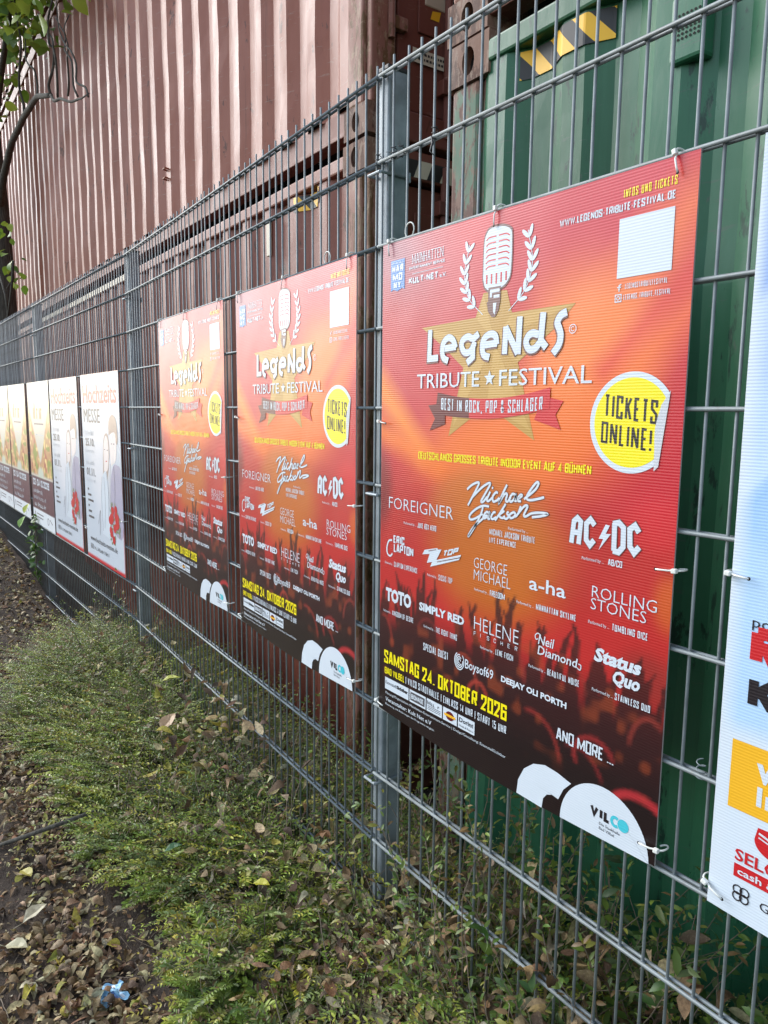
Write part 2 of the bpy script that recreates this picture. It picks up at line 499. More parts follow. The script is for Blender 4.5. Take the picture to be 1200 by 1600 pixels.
def star(mb, cx, cy, r, l, mi, k=0.42):
    pts = []
    for i in range(10):
        a = math.radians(90 + 36 * i); q = r if i % 2 == 0 else r * k
        pts.append((cx + q * math.cos(a), cy + q * math.sin(a)))
    for i in range(10):
        mb.add([P3(cx, cy, l), P3(*pts[i], l), P3(*pts[(i + 1) % 10], l)], [(0, 1, 2)], mi)

# ------------------------------------------------------------------ printed sheets (colour fields printed on the board)
def sheet(name, field, parent, nu=150, nv=212, bottom=0.0, W=PW, H=PH, thick=0.0035, m='film'):
    us = np.linspace(0, W, nu + 1); vs = np.linspace(0, H, nv + 1)
    U, V = np.meshgrid(us, vs)
    colr = field(U, V)
    Vb = V + (V < 1e-6) * (-bottom * np.sin(np.pi * U / W))
    co = np.stack([(U - W / 2) / 1000, np.zeros_like(U), Vb / 1000], -1).reshape(-1, 3)
    idx = np.arange((nu + 1) * (nv + 1)).reshape(nv + 1, nu + 1)
    f = np.stack([idx[:-1, :-1], idx[:-1, 1:], idx[1:, 1:], idx[1:, :-1]], -1).reshape(-1, 4)
    # rim and back
    ring = np.concatenate([idx[0, :], idx[1:, -1], idx[-1, -2::-1], idx[-2:0, 0]])
    nb = len(co)
    back = co[ring].copy(); back[:, 1] += thick
    co2 = np.concatenate([co, back])
    k = len(ring)
    rim = [(int(ring[i]), nb + i, nb + (i + 1) % k, int(ring[(i + 1) % k])) for i in range(k)]
    me = bpy.data.meshes.new(name)
    me.from_pydata(co2.tolist(), [], f.tolist() + rim + [tuple(nb + i for i in range(k))])
    me.materials.append(M[m]); me.materials.append(M['board_edge'])
    mi = np.zeros(len(me.polygons), int); mi[len(f):] = 1
    me.polygons.foreach_set('material_index', mi)
    at = me.color_attributes.new('print', 'FLOAT_COLOR', 'POINT')
    c4 = np.ones((len(co2), 4)); c4[:nb, :3] = colr.reshape(-1, 3); c4[nb:, :3] = 0.6
    at.data.foreach_set('color', c4.ravel())
    o = bpy.data.objects.new(name, me)
    COL.objects.link(o); o.parent = parent
    return o

def vnoise(U, V, s, seed):
    r = np.random.default_rng(seed)
    g = r.random((64, 64))
    x = U / s; y = V / s
    xi = np.floor(x).astype(int); yi = np.floor(y).astype(int)
    fx = x - xi; fy = y - yi
    fx = fx * fx * (3 - 2 * fx); fy = fy * fy * (3 - 2 * fy)
    q = lambda a, b: g[b % 64, a % 64]
    return (q(xi, yi) * (1 - fx) + q(xi + 1, yi) * fx) * (1 - fy) + (q(xi, yi + 1) * (1 - fx) + q(xi + 1, yi + 1) * fx) * fy

def over(c, m, rgb):
    m = np.clip(m, 0, 1)[..., None]
    return c * (1 - m) + np.array(rgb) * m
def blob(U, V, cx, cy, rx, ry, rot=0, p=1.0):
    a = math.radians(rot); dx = U - cx; dy = V - cy
    x = (dx * math.cos(a) + dy * math.sin(a)) / rx; y = (-dx * math.sin(a) + dy * math.cos(a)) / ry
    return np.exp(-(x * x + y * y) * p)
def seg(U, V, a, b, r0, r1=None, soft=4.0):
    r1 = r0 if r1 is None else r1
    ax, ay = a; bx, by = b
    dx, dy = bx - ax, by - ay
    t = np.clip(((U - ax) * dx + (V - ay) * dy) / (dx * dx + dy * dy + 1e-9), 0, 1)
    d = np.hypot(U - ax - t * dx, V - ay - t * dy) - (r0 + (r1 - r0) * t)
    return np.clip(0.5 - d / soft, 0, 1)
def sm(x, a, b):
    t = np.clip((x - a) / (b - a), 0, 1); return t * t * (3 - 2 * t)

def festival_field(U, V):
    R = lambda *c: np.array(lin(c))
    c = np.zeros(U.shape + (3,)) + R(194, 28, 48)
    nz = vnoise(U, V, 130, 1) * 0.6 + vnoise(U, V, 55, 2) * 0.4
    c = over(c, blob(U, V, 780, 1160, 420, 130, 0) * 0.8, R(200, 34, 62))
    c = over(c, blob(U, V, 60, 1160, 170, 110, -25) * 0.85, R(150, 96, 118))
    c = over(c, blob(U, V, 240, 1080, 120, 240, -38) * 0.35 * nz * 2, R(214, 110, 120))
    c = over(c, blob(U, V, 330, 1180, 60, 60) * 0.4, R(220, 60, 70))
    # orange light shafts from the right and the left
    c = over(c, sm(blob(U, V, 640, 900, 170, 200, 35), .25, .95) * 0.95, R(242, 140, 66))
    c = over(c, seg(U, V, (830, 1110), (560, 800), 26, 90, 110) * 0.8, R(244, 138, 60))
    c = over(c, seg(U, V, (850, 960), (640, 760), 18, 50, 60) * 0.7, R(240, 120, 44))
    c = over(c, seg(U, V, (850, 1020), (680, 860), 10, 22, 40) * 0.7, R(214, 52, 48))
    c = over(c, sm(blob(U, V, 430, 700, 330, 150, 8), .2, .9) * 0.95, R(236, 122, 34))
    c = over(c, seg(U, V, (-10, 850), (170, 690), 36, 22, 50) * 0.85, R(244, 150, 46))
    c = over(c, seg(U, V, (-10, 740), (230, 660), 30, 24, 46) * 0.8, R(240, 130, 36))
    # amber middle, red flanks
    c = over(c, sm(650 - V, 0, 90) * 0.95, R(186, 42, 40))
    c = over(c, sm(blob(U, V, 410, 500, 230, 190, 0), .22, .75) * sm(690 - V, 0, 60), R(190, 106, 26))
    c = over(c, sm(blob(U, V, 320, 600, 160, 80, 20), .3, .9) * 0.7, R(196, 112, 26))
    c = over(c, sm(blob(U, V, 0, 590, 60, 120, 0), .2, .9) * 0.7, R(92, 26, 40))
    c = over(c, sm(blob(U, V, 800, 600, 90, 60, 0), .2, .9) * 0.6, R(214, 44, 56))
    c = over(c, sm(blob(U, V, 840, 470, 40, 60, 0), .2, .9) * 0.7, R(206, 104, 36))
    c = over(c, (vnoise(U, V, 90, 5) - 0.5) * 0.5 * sm(760 - V, 0, 200), R(150, 40, 30))
    # the crowd: raised arms against the light, darkening to the foot of the sheet
    r = random.Random(3)
    far = np.zeros(U.shape)
    for i in range(46):
        x = r.uniform(0, 841); top = 330 + r.uniform(-30, 62) - 20 * abs(x - 400) / 400
        b = (x + r.uniform(-26, 26), top - r.uniform(60, 110)); a = (x, top)
        far = np.maximum(far, seg(U, V, b, a, r.uniform(10, 16), r.uniform(6, 8)))
        for k in range(r.randint(1, 3)):
            far = np.maximum(far, seg(U, V, a, (x + r.uniform(-16, 16), top + r.uniform(14, 32)), 5.0, 2.6))
        far = np.maximum(far, seg(U, V, b, (b[0] + r.uniform(-14, 14), b[1] - 60), 17, 24))
    far = np.maximum(far, sm(262 + 30 * (vnoise(U, V * 0, 60, 9) - .5) - V, 0, 40))
    c = over(c, far * 0.92, R(58, 22, 22))
    c = over(c, sm(335 - V, 0, 130) * 0.88, R(44, 17, 21))
    c = over(c, sm(blob(U, V, 800, 330, 80, 60), .3, .9) * 0.75 * (1 - far), R(140, 46, 40))
    c = over(c, sm(230 - V, 0, 150) * 0.94, R(24, 13, 16))
    # rim-lit shoulders and arms
    for (cx, cy, rx, ry, a0, a1, wd, rgb, k) in ((20, 150, 40, 110, 20, 100, 5, (150, 50, 40), .6), (200, 170, 60, 120, 20, 130, 4, (130, 44, 44), .55),
            (330, 150, 50, 90, 10, 120, 5, (170, 70, 50), .6), (380, 120, 40, 70, 40, 150, 6, (176, 66, 52), .6), (540, 90, 80, 90, 10, 100, 6, (150, 50, 46), .6),
            (700, 140, 46, 40, 20, 210, 7, (150, 44, 46), .7), (660, 60, 70, 90, 30, 110, 5, (140, 40, 44), .5), (805, 70, 60, 40, 20, 170, 13, (176, 48, 56), .8),
            (815, 190, 40, 70, 60, 170, 6, (150, 60, 50), .5), (470, 220, 50, 90, 10, 110, 4, (140, 60, 50), .5), (620, 230, 60, 90, 20, 120, 4, (140, 54, 46), .5),
            (120, 90, 30, 60, 30, 120, 3, (110, 36, 36), .5)):
        pts = ell(cx, cy, rx, ry, 12, a0, a1)
        for p, q in zip(pts[:-1], pts[1:]):
            c = over(c, seg(U, V, p, q, wd * .5, wd * .5, 9) * k, R(*rgb))
    c = over(c, sm(vnoise(U, V, 28, 21), .62, .9) * sm(360 - V, 0, 60) * sm(V, 60, 200) * .35, R(176, 84, 44))
    return c * np.array([.95, .80, .76])

# ------------------------------------------------------------------ the orange festival poster (built once, copied twice)
def part(parent, name, mats, fn):
    """one printed element; lettering that stands well apart becomes a mesh of its own"""
    mb = MB(); fn(mb)
    if not name.endswith('lettering'):
        return mb.build(name, [M[k] for k in mats], parent, norm=False)
    V = np.array(mb.v); GAP = 0.014
    bb = [(V[list(f)][:, 0].min(), V[list(f)][:, 0].max(), V[list(f)][:, 2].min(), V[list(f)][:, 2].max()) for f in mb.f]
    groups = []                                          # boxes grown by merging, each with its faces
    for i, q in enumerate(bb):
        box, fs = list(q), [i]; again = True
        while again:
            again = False
            for g in groups:
                h = g[0]
                if box[0] - GAP < h[1] and h[0] - GAP < box[1] and box[2] - GAP < h[3] and h[2] - GAP < box[3]:
                    box = [min(box[0], h[0]), max(box[1], h[1]), min(box[2], h[2]), max(box[3], h[3])]
                    fs += g[1]; groups.remove(g); again = True; break
        groups.append((box, fs))
    for box, fs in groups:
        m2 = MB(); idx = {}
        for i in sorted(fs):
            for k in mb.f[i]:
                if k not in idx: idx[k] = len(m2.v); m2.v.append(mb.v[k])
            m2.f.append(tuple(idx[k] for k in mb.f[i])); m2.mi.append(mb.mi[i])
        m2.build(name, [M[k] for k in mats], parent, norm=False)

MJ = [[(330, 617), (345, 628), (362, 635), (367, 632), (353, 610), (334, 582)], [(348, 602), (375, 624), (396, 636), (402, 634), (387, 612), (376, 596), (382, 595), (394, 607)], [(403, 619), (394, 602), (398, 598), (409, 606)], [(408, 628), (412, 627)], [(426, 618), (420, 619), (411, 609), (413, 599), (423, 602), (431, 609)], [(452, 638), (439, 616), (430, 597), (445, 617), (453, 618), (450, 605), (456, 604), (464, 613)], [(476, 620), (468, 620), (460, 609), (465, 604), (474, 611), (478, 619), (476, 608), (481, 607)], [(485, 612), (495, 619), (492, 621), (486, 616), (485, 608), (493, 608)], [(501, 613), (529, 634), (538, 647), (534, 650), (525, 642), (510, 623), (509, 614), (520, 613), (537, 617), (554, 622)], [(401, 587), (381, 586), (359, 576), (341, 561), (343, 552), (359, 556), (382, 569)], [(382, 584), (377, 569), (360, 541), (341, 516), (339, 517), (355, 537), (378, 555), (395, 568)], [(402, 573), (393, 574), (384, 563), (389, 560), (400, 568), (403, 574), (399, 561), (405, 561)], [(421, 576), (415, 576), (408, 566), (412, 561), (424, 567)], [(450, 598), (436, 579), (420, 559)], [(447, 583), (432, 572), (441, 567), (449, 572)], [(459, 583), (455, 578), (460, 573), (453, 567), (445, 569)], [(472, 583), (462, 576), (466, 570), (476, 575), (477, 582), (471, 583)], [(493, 598), (486, 582), (478, 574)], [(481, 576), (498, 595), (507, 601), (511, 598), (502, 581), (508, 579), (524, 587), (550, 591), (564, 590), (547, 584), (524, 579)]]
LEG = [[(192, 971), (190, 906), (222, 907)], [(244, 926), (283, 928)], [(282, 925), (273, 942), (257, 949), (240, 939), (236, 922), (241, 906), (257, 898)], [(336, 941), (321, 946), (305, 940), (301, 928), (311, 914), (328, 914), (339, 926), (342, 934)], [(334, 938), (355, 950)], [(338, 929), (338, 902), (320, 891)], [(370, 925), (411, 927)], [(410, 924), (405, 942), (388, 946), (371, 937), (367, 920), (372, 905), (389, 899)], [(433, 903), (435, 958)], [(434, 957), (470, 902)], [(471, 901), (473, 974)], [(524, 935), (509, 939), (497, 934), (492, 922), (500, 909), (515, 909), (527, 919)], [(534, 976), (530, 924), (545, 909)], [(592, 971), (578, 966), (570, 954), (575, 942), (579, 930), (576, 913), (562, 897)]]
ACDC = [[(626, 543), (630, 585), (638, 592), (646, 586), (643, 543)], [(629, 564), (646, 565)], [(678, 583), (668, 593), (659, 584), (660, 554), (669, 545), (678, 556)], [(718, 591), (730, 595), (740, 587), (741, 553), (732, 542), (720, 543)], [(721, 593), (722, 543)], [(772, 583), (763, 594), (753, 586), (755, 556), (764, 546), (774, 558)]]

def greek(mb, u0, v0, u1, h, t, l=2.0, mi=0, seed=1):
    """print too small to read on the photograph: uneven little strokes"""
    r = random.Random(seed); u = u0
    while u < u1 - t:
        k = r.random()
        if k < .16: u += t * 2.2; continue
        hh = h * (1 if k < .42 else .68)
        ribbon(mb, [(u, v0), (u, v0 + hh)], t, l, mi)
        if k > .55: ribbon(mb, [(u, v0 + h * (.02 if k < .75 else .6)), (u + t * 2, v0 + h * (.02 if k < .75 else .6))], t * .8, l + .2, mi); u += t * 1.4
        u += t * 2.1

def perf(mb, u0, u1, v):                       # the small caption before each tribute band
    sans(mb, "Performed by ...", u0, v + 1, u1, 6.5, 2.0, 0)

def festival_poster():
    root = empty('festival_poster')
    W = PW
    sheet('sheet', festival_field, root, bottom=16)
    # star and its soft grey edge
    st = [(365, 1032), (342, 984), (160, 978), (238, 930), (307, 881), (262, 731), (384, 800), (522, 731), (470, 885), (566, 946), (611, 985), (449, 984), (433, 1030)]
    def f(mb):
        c = (402, 930)
        for l, k, mi in ((1.0, 1.0, 0),):
            q = st
            for i in range(len(q)):
                mb.add([P3(*c, l), P3(*q[i], l), P3(*q[(i + 1) % len(q)], l)], [(0, 1, 2)], mi)
        for i in (1, 3, 5, 7, 9, 11):                # pale facets
            q0 = st[i]; 
            mb.add([P3(*c, 1.3), P3(*((q0[0] * .9 + c[0] * .1), (q0[1] * .9 + c[1] * .1)), 1.3), P3(*st[i - 1], 1.3)], [(0, 1, 2)], 1)
    part(root, 'star_picture', ['pgold', 'pgold2'], f)
    # microphone
    body = [(363, 1060), (364, 1129), (371, 1150), (385, 1158), (413, 1157), (435, 1149), (443, 1134), (443, 1070), (435, 1048), (417, 1037), (389, 1033), (370, 1042)]
    def f(mb):
        c = (403, 1095)
        sp = spline(body + [body[0]], 4)
        for l, k, mi in ((2.0, 1.07, 2), (2.6, 1.0, 0)):
            q = [(c[0] + (x - c[0]) * k, c[1] + (y - c[1]) * k) for x, y in sp]
            poly(mb, q, l, mi)
        for i in range(6):
            v = 1140 - i * 11.5
            ribbon(mb, spline([(370, v - 5), (378, v), (399, v)], 3), 2.6, 3.2, 1)
            ribbon(mb, spline([(406, v), (427, v), (437, v - 5)], 3), 2.6, 3.2, 1)
        for i in range(5):
            u = 374 + i * 14
            d = abs(i - 2)
            ribbon(mb, [(u, 1067), (u, 1046 + d * 1.5)], 4.2, 3.2, 1)
        poly(mb, [(380, 1040), (416, 1040), (416, 1012), (380, 1012)], 3.4, 2)
        poly(mb, [(385, 1036), (413, 1036), (413, 1029), (391, 1029), (391, 1020), (385, 1020)], 3.8, 0)
        poly(mb, [(396, 1024), (413, 1024), (413, 1018), (396, 1018)], 3.8, 0)
        poly(mb, [(376, 1012), (416, 1012), (411, 992), (402, 980), (392, 980), (381, 992)], 3.4, 2)
        poly(mb, [(395, 1008), (405, 1008), (401, 984), (396, 990)], 3.8, 0)
    part(root, 'microphone_picture', ['pw', 'pred', 'pshadow'], f)
    for side in (-1, 1):
        def f(mb):
            cx = 402
            pts = spline([(cx + side * 38, 988), (cx + side * 82, 1026), (cx + side * 98, 1075), (cx + side * 84, 1136)], 8)
            ribbon(mb, pts, 1.8, 2.0, 0)
            n = len(pts)
            for i in range(4, n, 3):
                p = pts[i]; d = pts[min(i + 1, n - 1)] - pts[i - 1]; a = math.degrees(math.atan2(d[1], d[0]))
                for q in ((-32, 32) if i < n - 2 else (0,)):
                    t = math.radians(a + q)
                    c0 = (p[0] + math.cos(t) * 14, p[1] + math.sin(t) * 14)
                    poly(mb, ell(c0[0], c0[1], 12.5, 4.4, 10, rot=a + q), 2.4, 0)
        part(root, 'laurel_picture', ['pw'], f)
    def f(mb):
        for s in LEG:
            q = spline(s, 4) if len(s) > 4 else s
            ribbon(mb, [(x - .8, y - 1.6) for x, y in q], 19, 3.6, 1)
        for j, s in enumerate(LEG):
            q = spline(s, 4) if len(s) > 4 else s
            ribbon(mb, q, 14.5, 4.6 + 0.15 * (j % 3), 0)
        ribbon(mb, ell(607, 939, 8, 8, 16), 1.6, 4, 0, True)
        ribbon(mb, ell(607, 939, 4, 4, 10, 50, 310), 1.4, 4, 0)
    part(root, 'title_lettering', ['pw', 'pshadow'], f)
    def f(mb):
        sans(mb, 'TRIBUTE', 146, 840, 360, 34, 4.4, 0, 0.004)
        sans(mb, 'FESTIVAL', 420, 840, 656, 34, 4.4, 0, 0.004)
        star(mb, 391, 856, 17, 4.4, 0)
    part(root, 'subtitle_lettering', ['pw'], f)
    def f(mb):
        top = [(223, 829), (300, 818), (392, 814), (480, 820), (559, 834)]
        bot = [(559, 794), (480, 780), (392, 772), (300, 774), (215, 781)]
        mb.add([P3(189, 800, 3), P3(250, 806, 3), P3(250, 758, 3), P3(195, 742, 3), P3(214, 770, 3)], [(0, 1, 2, 3, 4)], 1)
        mb.add([P3(592, 808, 3), P3(540, 818, 3), P3(520, 772, 3), P3(588, 754, 3), P3(574, 782, 3)], [(0, 1, 2, 3, 4)], 2)
        a = spline(top, 6); b = spline(bot[::-1], 6)
        n = len(a)
        mb.add([P3(*p, 4) for p in a] + [P3(*p, 4) for p in b], [(i, i + 1, n + i + 1, n + i) for i in range(n // 3)], 1)
        mb.add([P3(*p, 4) for p in a] + [P3(*p, 4) for p in b], [(i, i + 1, n + i + 1, n + i) for i in range(n // 3, n - 1)], 2)
        block(mb, 'BEST IN ROCK, POP & SCHLAGER', 236, 791, 541, 26, 6.2, 5, 0, gap=4, arc=7)
    part(root, 'ribbon_banner', ['pw', 'pdred', 'pred'], f)
    def f(mb):
        c = (743, 770)
        A_, B_ = (816, 824), (801, 698)                 # the sticker's right side is printed as if folded over
        def cut(p):
            lx = A_[0] + (B_[0] - A_[0]) * (p[1] - A_[1]) / (B_[1] - A_[1])
            return (min(p[0], lx), p[1])
        for rad, l, mi in ((87, 2, 0), (77, 2.6, 1)):
            q = [cut(p) for p in ell(c[0], c[1], rad, rad, 60)]
            for i in range(60): mb.add([P3(*c, l), P3(*q[i], l), P3(*q[(i + 1) % 60], l)], [(0, 1, 2)], mi)
        poly(mb, [A_] + spline([(800, 800), (791, 762), (792, 722), (793, 690)], 4) + [B_], 3.4, 3)
        block(mb, 'TICKETS', 686, 780, 794, 40, 9.4, 3, 2, v1=768, gap=4.4)
        block(mb, 'ONLINE!', 682, 734, 786, 38, 9.4, 3, 2, v1=722, gap=4.4)
    part(root, 'ticket_badge', ['pw', 'py', 'pk', 'plgrey'], f)
    def f(mb):
        block(mb, 'INFOS UND TICKETS', 704, 1146, 804, 14, 3.0, 2, 1, gap=2.2)
        block(mb, 'WWW.LEGENDS-TRIBUTE-FESTIVAL.DE', 565, 1125, 803, 13, 2.7, 2, 0, gap=1.9)
        block(mb, 'LEGENDSTRIBUTEFESTIVAL', 716, 996, 797, 9, 1.8, 2, 0, gap=1.3)
        block(mb, 'LEGENDS_TRIBUTE_FESTIVAL', 714, 978, 804, 9, 1.8, 2, 0, gap=1.3)
        ribbon(mb, [(704, 993), (704, 1003), (708, 1005)], 2.4, 2, 0); ribbon(mb, [(700, 1000), (708, 1000)], 2, 2.3, 0)
        ribbon(mb, [(697, 976), (709, 976), (709, 988), (697, 988)], 1.8, 2, 0, True); ribbon(mb, ell(703, 982, 3, 3, 10), 1.6, 2, 0, True)
        poly(mb, [(698, 1113), (803, 1113), (803, 1015), (698, 1015)], 2, 0)
    part(root, 'web_lettering', ['pw', 'py'], f)
    def f(mb):
        poly(mb, [(35, 1146), (90, 1146), (90, 1075), (80, 1079), (62, 1073), (45, 1078), (35, 1074)], 2, 1)
        block(mb, 'HAR', 41, 1117, 85, 17, 4.6, 3, 0, gap=3); block(mb, 'MO', 43, 1098, 82, 17, 4.6, 3, 0, gap=3); block(mb, 'NY.', 47, 1079, 84, 17, 4.6, 3, 0, gap=3)
        block(mb, 'KULT-NET', 107, 1083, 215, 15, 4.0, 2, 0, gap=2.4); sans(mb, 'e.V.', 220, 1084, 244, 9, 2, 0, 0.02)
        block(mb, 'MAINHATTEN', 119, 1127, 232, 22, 1.6, 2, 0, gap=2.6, serif=2); block(mb, 'ENTERTAINMENT SERVICE', 108, 1115, 238, 6.5, 1.4, 2, 0, gap=2.2)
        ribbon(mb, [(120, 1105), (232, 1105)], 1.2, 2, 0)
        greek(mb, 42, 1137, 84, 6, 1.4, 3, 0, 2)
    part(root, 'organiser_logo', ['pw', 'pblue'], f)
    part(root, 'slogan_lettering', ['py'], lambda mb: block(mb, 'DEUTSCHLANDS GROSSES TRIBUTE INDOOR EVENT AUF 4 B\u00dcHNEN', 154, 674, 664, 18, 4.0, 2, 0, gap=2.5))
    B = lambda fn: part(root, 'band_lettering', ['pw', 'pshadow'], fn)
    def f(mb):
        sans(mb, 'FOREIGNER', 37, 543, 285, 31, 2, 0, -0.012); perf(mb, 100, 150, 509); block(mb, 'JUKE BOX HERO', 156, 508, 226, 13, 3, 2, 0, gap=1.8)
    B(f)
    def f(mb):
        for j, s in enumerate(MJ):
            q = spline(s, 5) if len(s) > 2 else s
            ribbon(mb, q, 7.6, 1.6, 1)
            ribbon(mb, q, 5.0, 2.6 + 0.15 * (j % 4), 0)
        perf(mb, 459, 515, 544)
        block(mb, 'MICHAEL JACKSON TRIBUTE', 404, 527, 534, 13, 3, 2, 0, gap=1.8); block(mb, 'LIVE EXPERIENCE', 404, 510, 483, 12, 3, 2, 0, gap=1.8)
    B(f)
    def f(mb):
        for j, s in enumerate(ACDC): ribbon(mb, s, 13.4, 1.6, 1)
        for j, s in enumerate(ACDC): ribbon(mb, s, 10.4, 2.6 + .2 * (j % 2), 0)
        poly(mb, [(702, 588), (688, 560), (698, 561), (689, 539), (714, 572), (703, 571), (711, 587)], 2.8, 0)
        perf(mb, 652, 702, 515); block(mb, 'AB/CD', 711, 515, 741, 12, 3, 2, 0, gap=1.8)
    B(f)
    def f(mb):
        block(mb, 'ERIC', 58, 456, 104, 20, 4.2, 2, 0, gap=2.4); block(mb, 'LAPTON', 60, 433, 141, 22, 4.2, 2.6, 0, gap=1.2)
        ribbon(mb, spline([(52, 462), (38, 458), (30, 440), (33, 424), (45, 420), (54, 428)], 4), 4.8, 2, 0)
        perf(mb, 22, 58, 396); block(mb, 'CLAPTON EXPERIENCE', 62, 395, 158, 13, 3, 2, 0, gap=1.7)
    B(f)
    def f(mb):
        for j, p in enumerate(([(176, 446), (184, 458), (232, 470), (238, 458)], [(208, 462), (232, 470), (214, 434), (194, 428)], [(230, 466), (247, 469), (226, 436), (207, 421)], [(207, 421), (216, 437), (316, 468), (309, 455)])):
            poly(mb, p, 2 + .3 * j, 0)
        ribbon(mb, [(232, 437), (313, 461)], 1.8, 3.6, 1); ribbon(mb, [(200, 458), (228, 466)], 1.6, 3.6, 1)
        block(mb, 'TOP', 250, 452, 302, 14, 4.0, 2, 0, gap=2, shear=.4, v1=468)
        perf(mb, 196, 234, 396); block(mb, 'SISSIS TOP', 238, 395, 287, 13, 3, 2, 0, gap=1.7)
    B(f)
    def f(mb):
        sans(mb, 'GEORGE', 358, 447, 460, 25, 2, 0, -0.014); sans(mb, 'MICHAEL', 359, 420, 471, 25, 2, 0, -0.014)
        perf(mb, 362, 407, 395); block(mb, 'FREEDOM', 411, 394, 456, 13, 3, 2, 0, gap=1.7)
    B(f)
    def f(mb):
        sans(mb, 'a-ha', 523, 433, 618, 28, 2, 0, 0.012); perf(mb, 490, 538, 395); block(mb, 'MANHATTAN SKYLINE', 544, 394, 645, 13, 3, 2, 0, gap=1.7)
    B(f)
    def f(mb):
        sans(mb, 'ROLLING', 679, 450, 815, 23, 2, 0, -0.01); sans(mb, 'STONES', 678, 427, 796, 23, 2.8, 0, -0.01)
        perf(mb, 674, 721, 398); block(mb, 'TUMBLING DICE', 727, 398, 801, 13, 3, 2, 0, gap=1.7)
    B(f)
    def f(mb):
        sans(mb, 'TOTO', 28, 303, 135, 32, 2, 0, 0.055); perf(mb, 18, 53, 268); block(mb, 'KINGDOM OF DESIRE', 57, 267, 145, 13, 3, 2, 0, gap=1.7)
    B(f)
    def f(mb):
        sans(mb, 'SIMPLY RED', 167, 308, 331, 19, 2, 0, 0.045); perf(mb, 186, 228, 267); block(mb, 'THE RIGHT THING', 232, 266, 308, 14, 3, 2, 0, gap=1.7)
    B(f)
    def f(mb):
        sans(mb, 'HELENE', 364, 308, 499, 33, 2, 0, -0.014)
        for i, ch in enumerate('FISCHER'): block(mb, ch, 364 + i * 21, 294, 364 + i * 21 + (7 if ch != 'I' else 1.2), 9.5, 1.2, 2, 0)
        perf(mb, 386, 430, 269); block(mb, 'LENE FISCH', 434, 269, 486, 13, 3, 2, 0, gap=1.7)
    B(f)
    def f(mb):
        sans(mb, 'Neil', 553, 326, 592, 20, 2, 0, 0.012, .15); sans(mb, 'Diamond', 553, 305, 652, 19, 2.8, 0, 0.012, .12)
        ribbon(mb, spline([(560, 345), (551, 347), (545, 341), (547, 334), (553, 336)], 4), 2.2, 2, 0); ribbon(mb, spline([(650, 307), (660, 303), (662, 312), (656, 314)], 4), 2.2, 2, 0)
        perf(mb, 530, 576, 270); block(mb, 'BEAUTIFUL NOISE', 580, 269, 660, 13, 3, 2, 0, gap=1.7)
    B(f)
    def f(mb):
        sans(mb, 'Status', 690, 333, 790, 25, 2, 0, 0.045, .22); sans(mb, 'Quo', 732, 303, 790, 24, 2.6, 0, 0.045, .22)
        perf(mb, 690, 737, 272); block(mb, 'STAINLESS QUO', 741, 272, 814, 13, 3, 2, 0, gap=1.7)
    B(f)
    def f(mb):
        block(mb, 'SPECIAL GUEST', 186, 211, 279, 18, 3.6, 2, 0, gap=2.2)
        sans(mb, 'Boysof69', 338, 211, 429, 22, 2, 0, 0.01)
        for k in range(4): ribbon(mb, ell(318, 221, 4 + 4 * k, 5 + 5 * k, 18, 40 * k, 40 * k + 290), 2.6, 2, 0)
        sans(mb, 'DEEJAY OLI PORTH', 453, 216, 632, 12.5, 2, 0, 0.04)
    B(f)
    def f(mb):
        block(mb, 'SAMSTAG 24. OKTOBER 2026', 23, 132, 473, 35, 8.4, 2, 0, gap=4.4)
        block(mb, 'BAD VILBEL', 26, 103, 112, 18, 4.0, 2, 0, gap=2.2)
    part(root, 'date_lettering', ['py'], f)
    part(root, 'venue_lettering', ['pw'], lambda mb: block(mb, '| VILCO STADTHALLE | EINLASS 14 UHR | START 15 UHR', 117, 103, 473, 18, 4.0, 2, 0, gap=2.3))
    part(root, 'closing_lettering', ['pw'], lambda mb: block(mb, 'AND MORE ...', 610, 146, 746, 25, 6, 2, 0, gap=3.4))
    def f(mb):
        for a, b in ((28, 130), (134, 199), (203, 261), (265, 315), (319, 375)):
            poly(mb, [(a, 94), (b, 94), (b, 62), (a, 62)], 2, 0)
        sans(mb, 'Essenziell', 31, 77, 78, 9, 3, 2); sans(mb, 'Sichtbar', 80, 77, 127, 9, 3, 2, 0.05)
        poly(mb, [(138, 89), (195, 89), (195, 67), (138, 67)], 3, 1); block(mb, 'BIONADE', 142, 72, 191, 12, 2.6, 4, 0, gap=2)
        greek(mb, 207, 80, 254, 9, 2.2, 3, 2, 3)
        for k in range(3): ribbon(mb, [(207, 76 - 4 * k), (256, 76 - 4 * k)], 1.3, 3, 2)
        poly(mb, ell(290, 78, 15, 11, 18), 3, 4); ribbon(mb, [(270, 78), (310, 78)], 6, 3.4, 3)
        sans(mb, 'Dorint', 323, 78, 371, 11, 3, 2, 0.02); sans(mb, 'Hotels & Resorts', 324, 67, 371, 5, 3, 2)
    part(root, 'sponsor_strip', ['pw', 'pdgrey', 'pk', 'porange', 'pdred'], f)
    def f(mb):
        sans(mb, 'Planung/Organisation: Mainhatten-Entertainment-Service | Design/Gestaltung: EssenziellSichtbar', 31, 49, 474, 6.5, 2, 0)
        sans(mb, 'Veranstalter: Kult Net e.V', 31, 30, 222, 11, 2, 0, 0.01)
        sans(mb, 'Besetzung und \u00c4nderungen des Programms m\u00f6glich.', 31, 19, 234, 5.2, 2, 0)
    part(root, 'imprint_lettering', ['pw'], f)
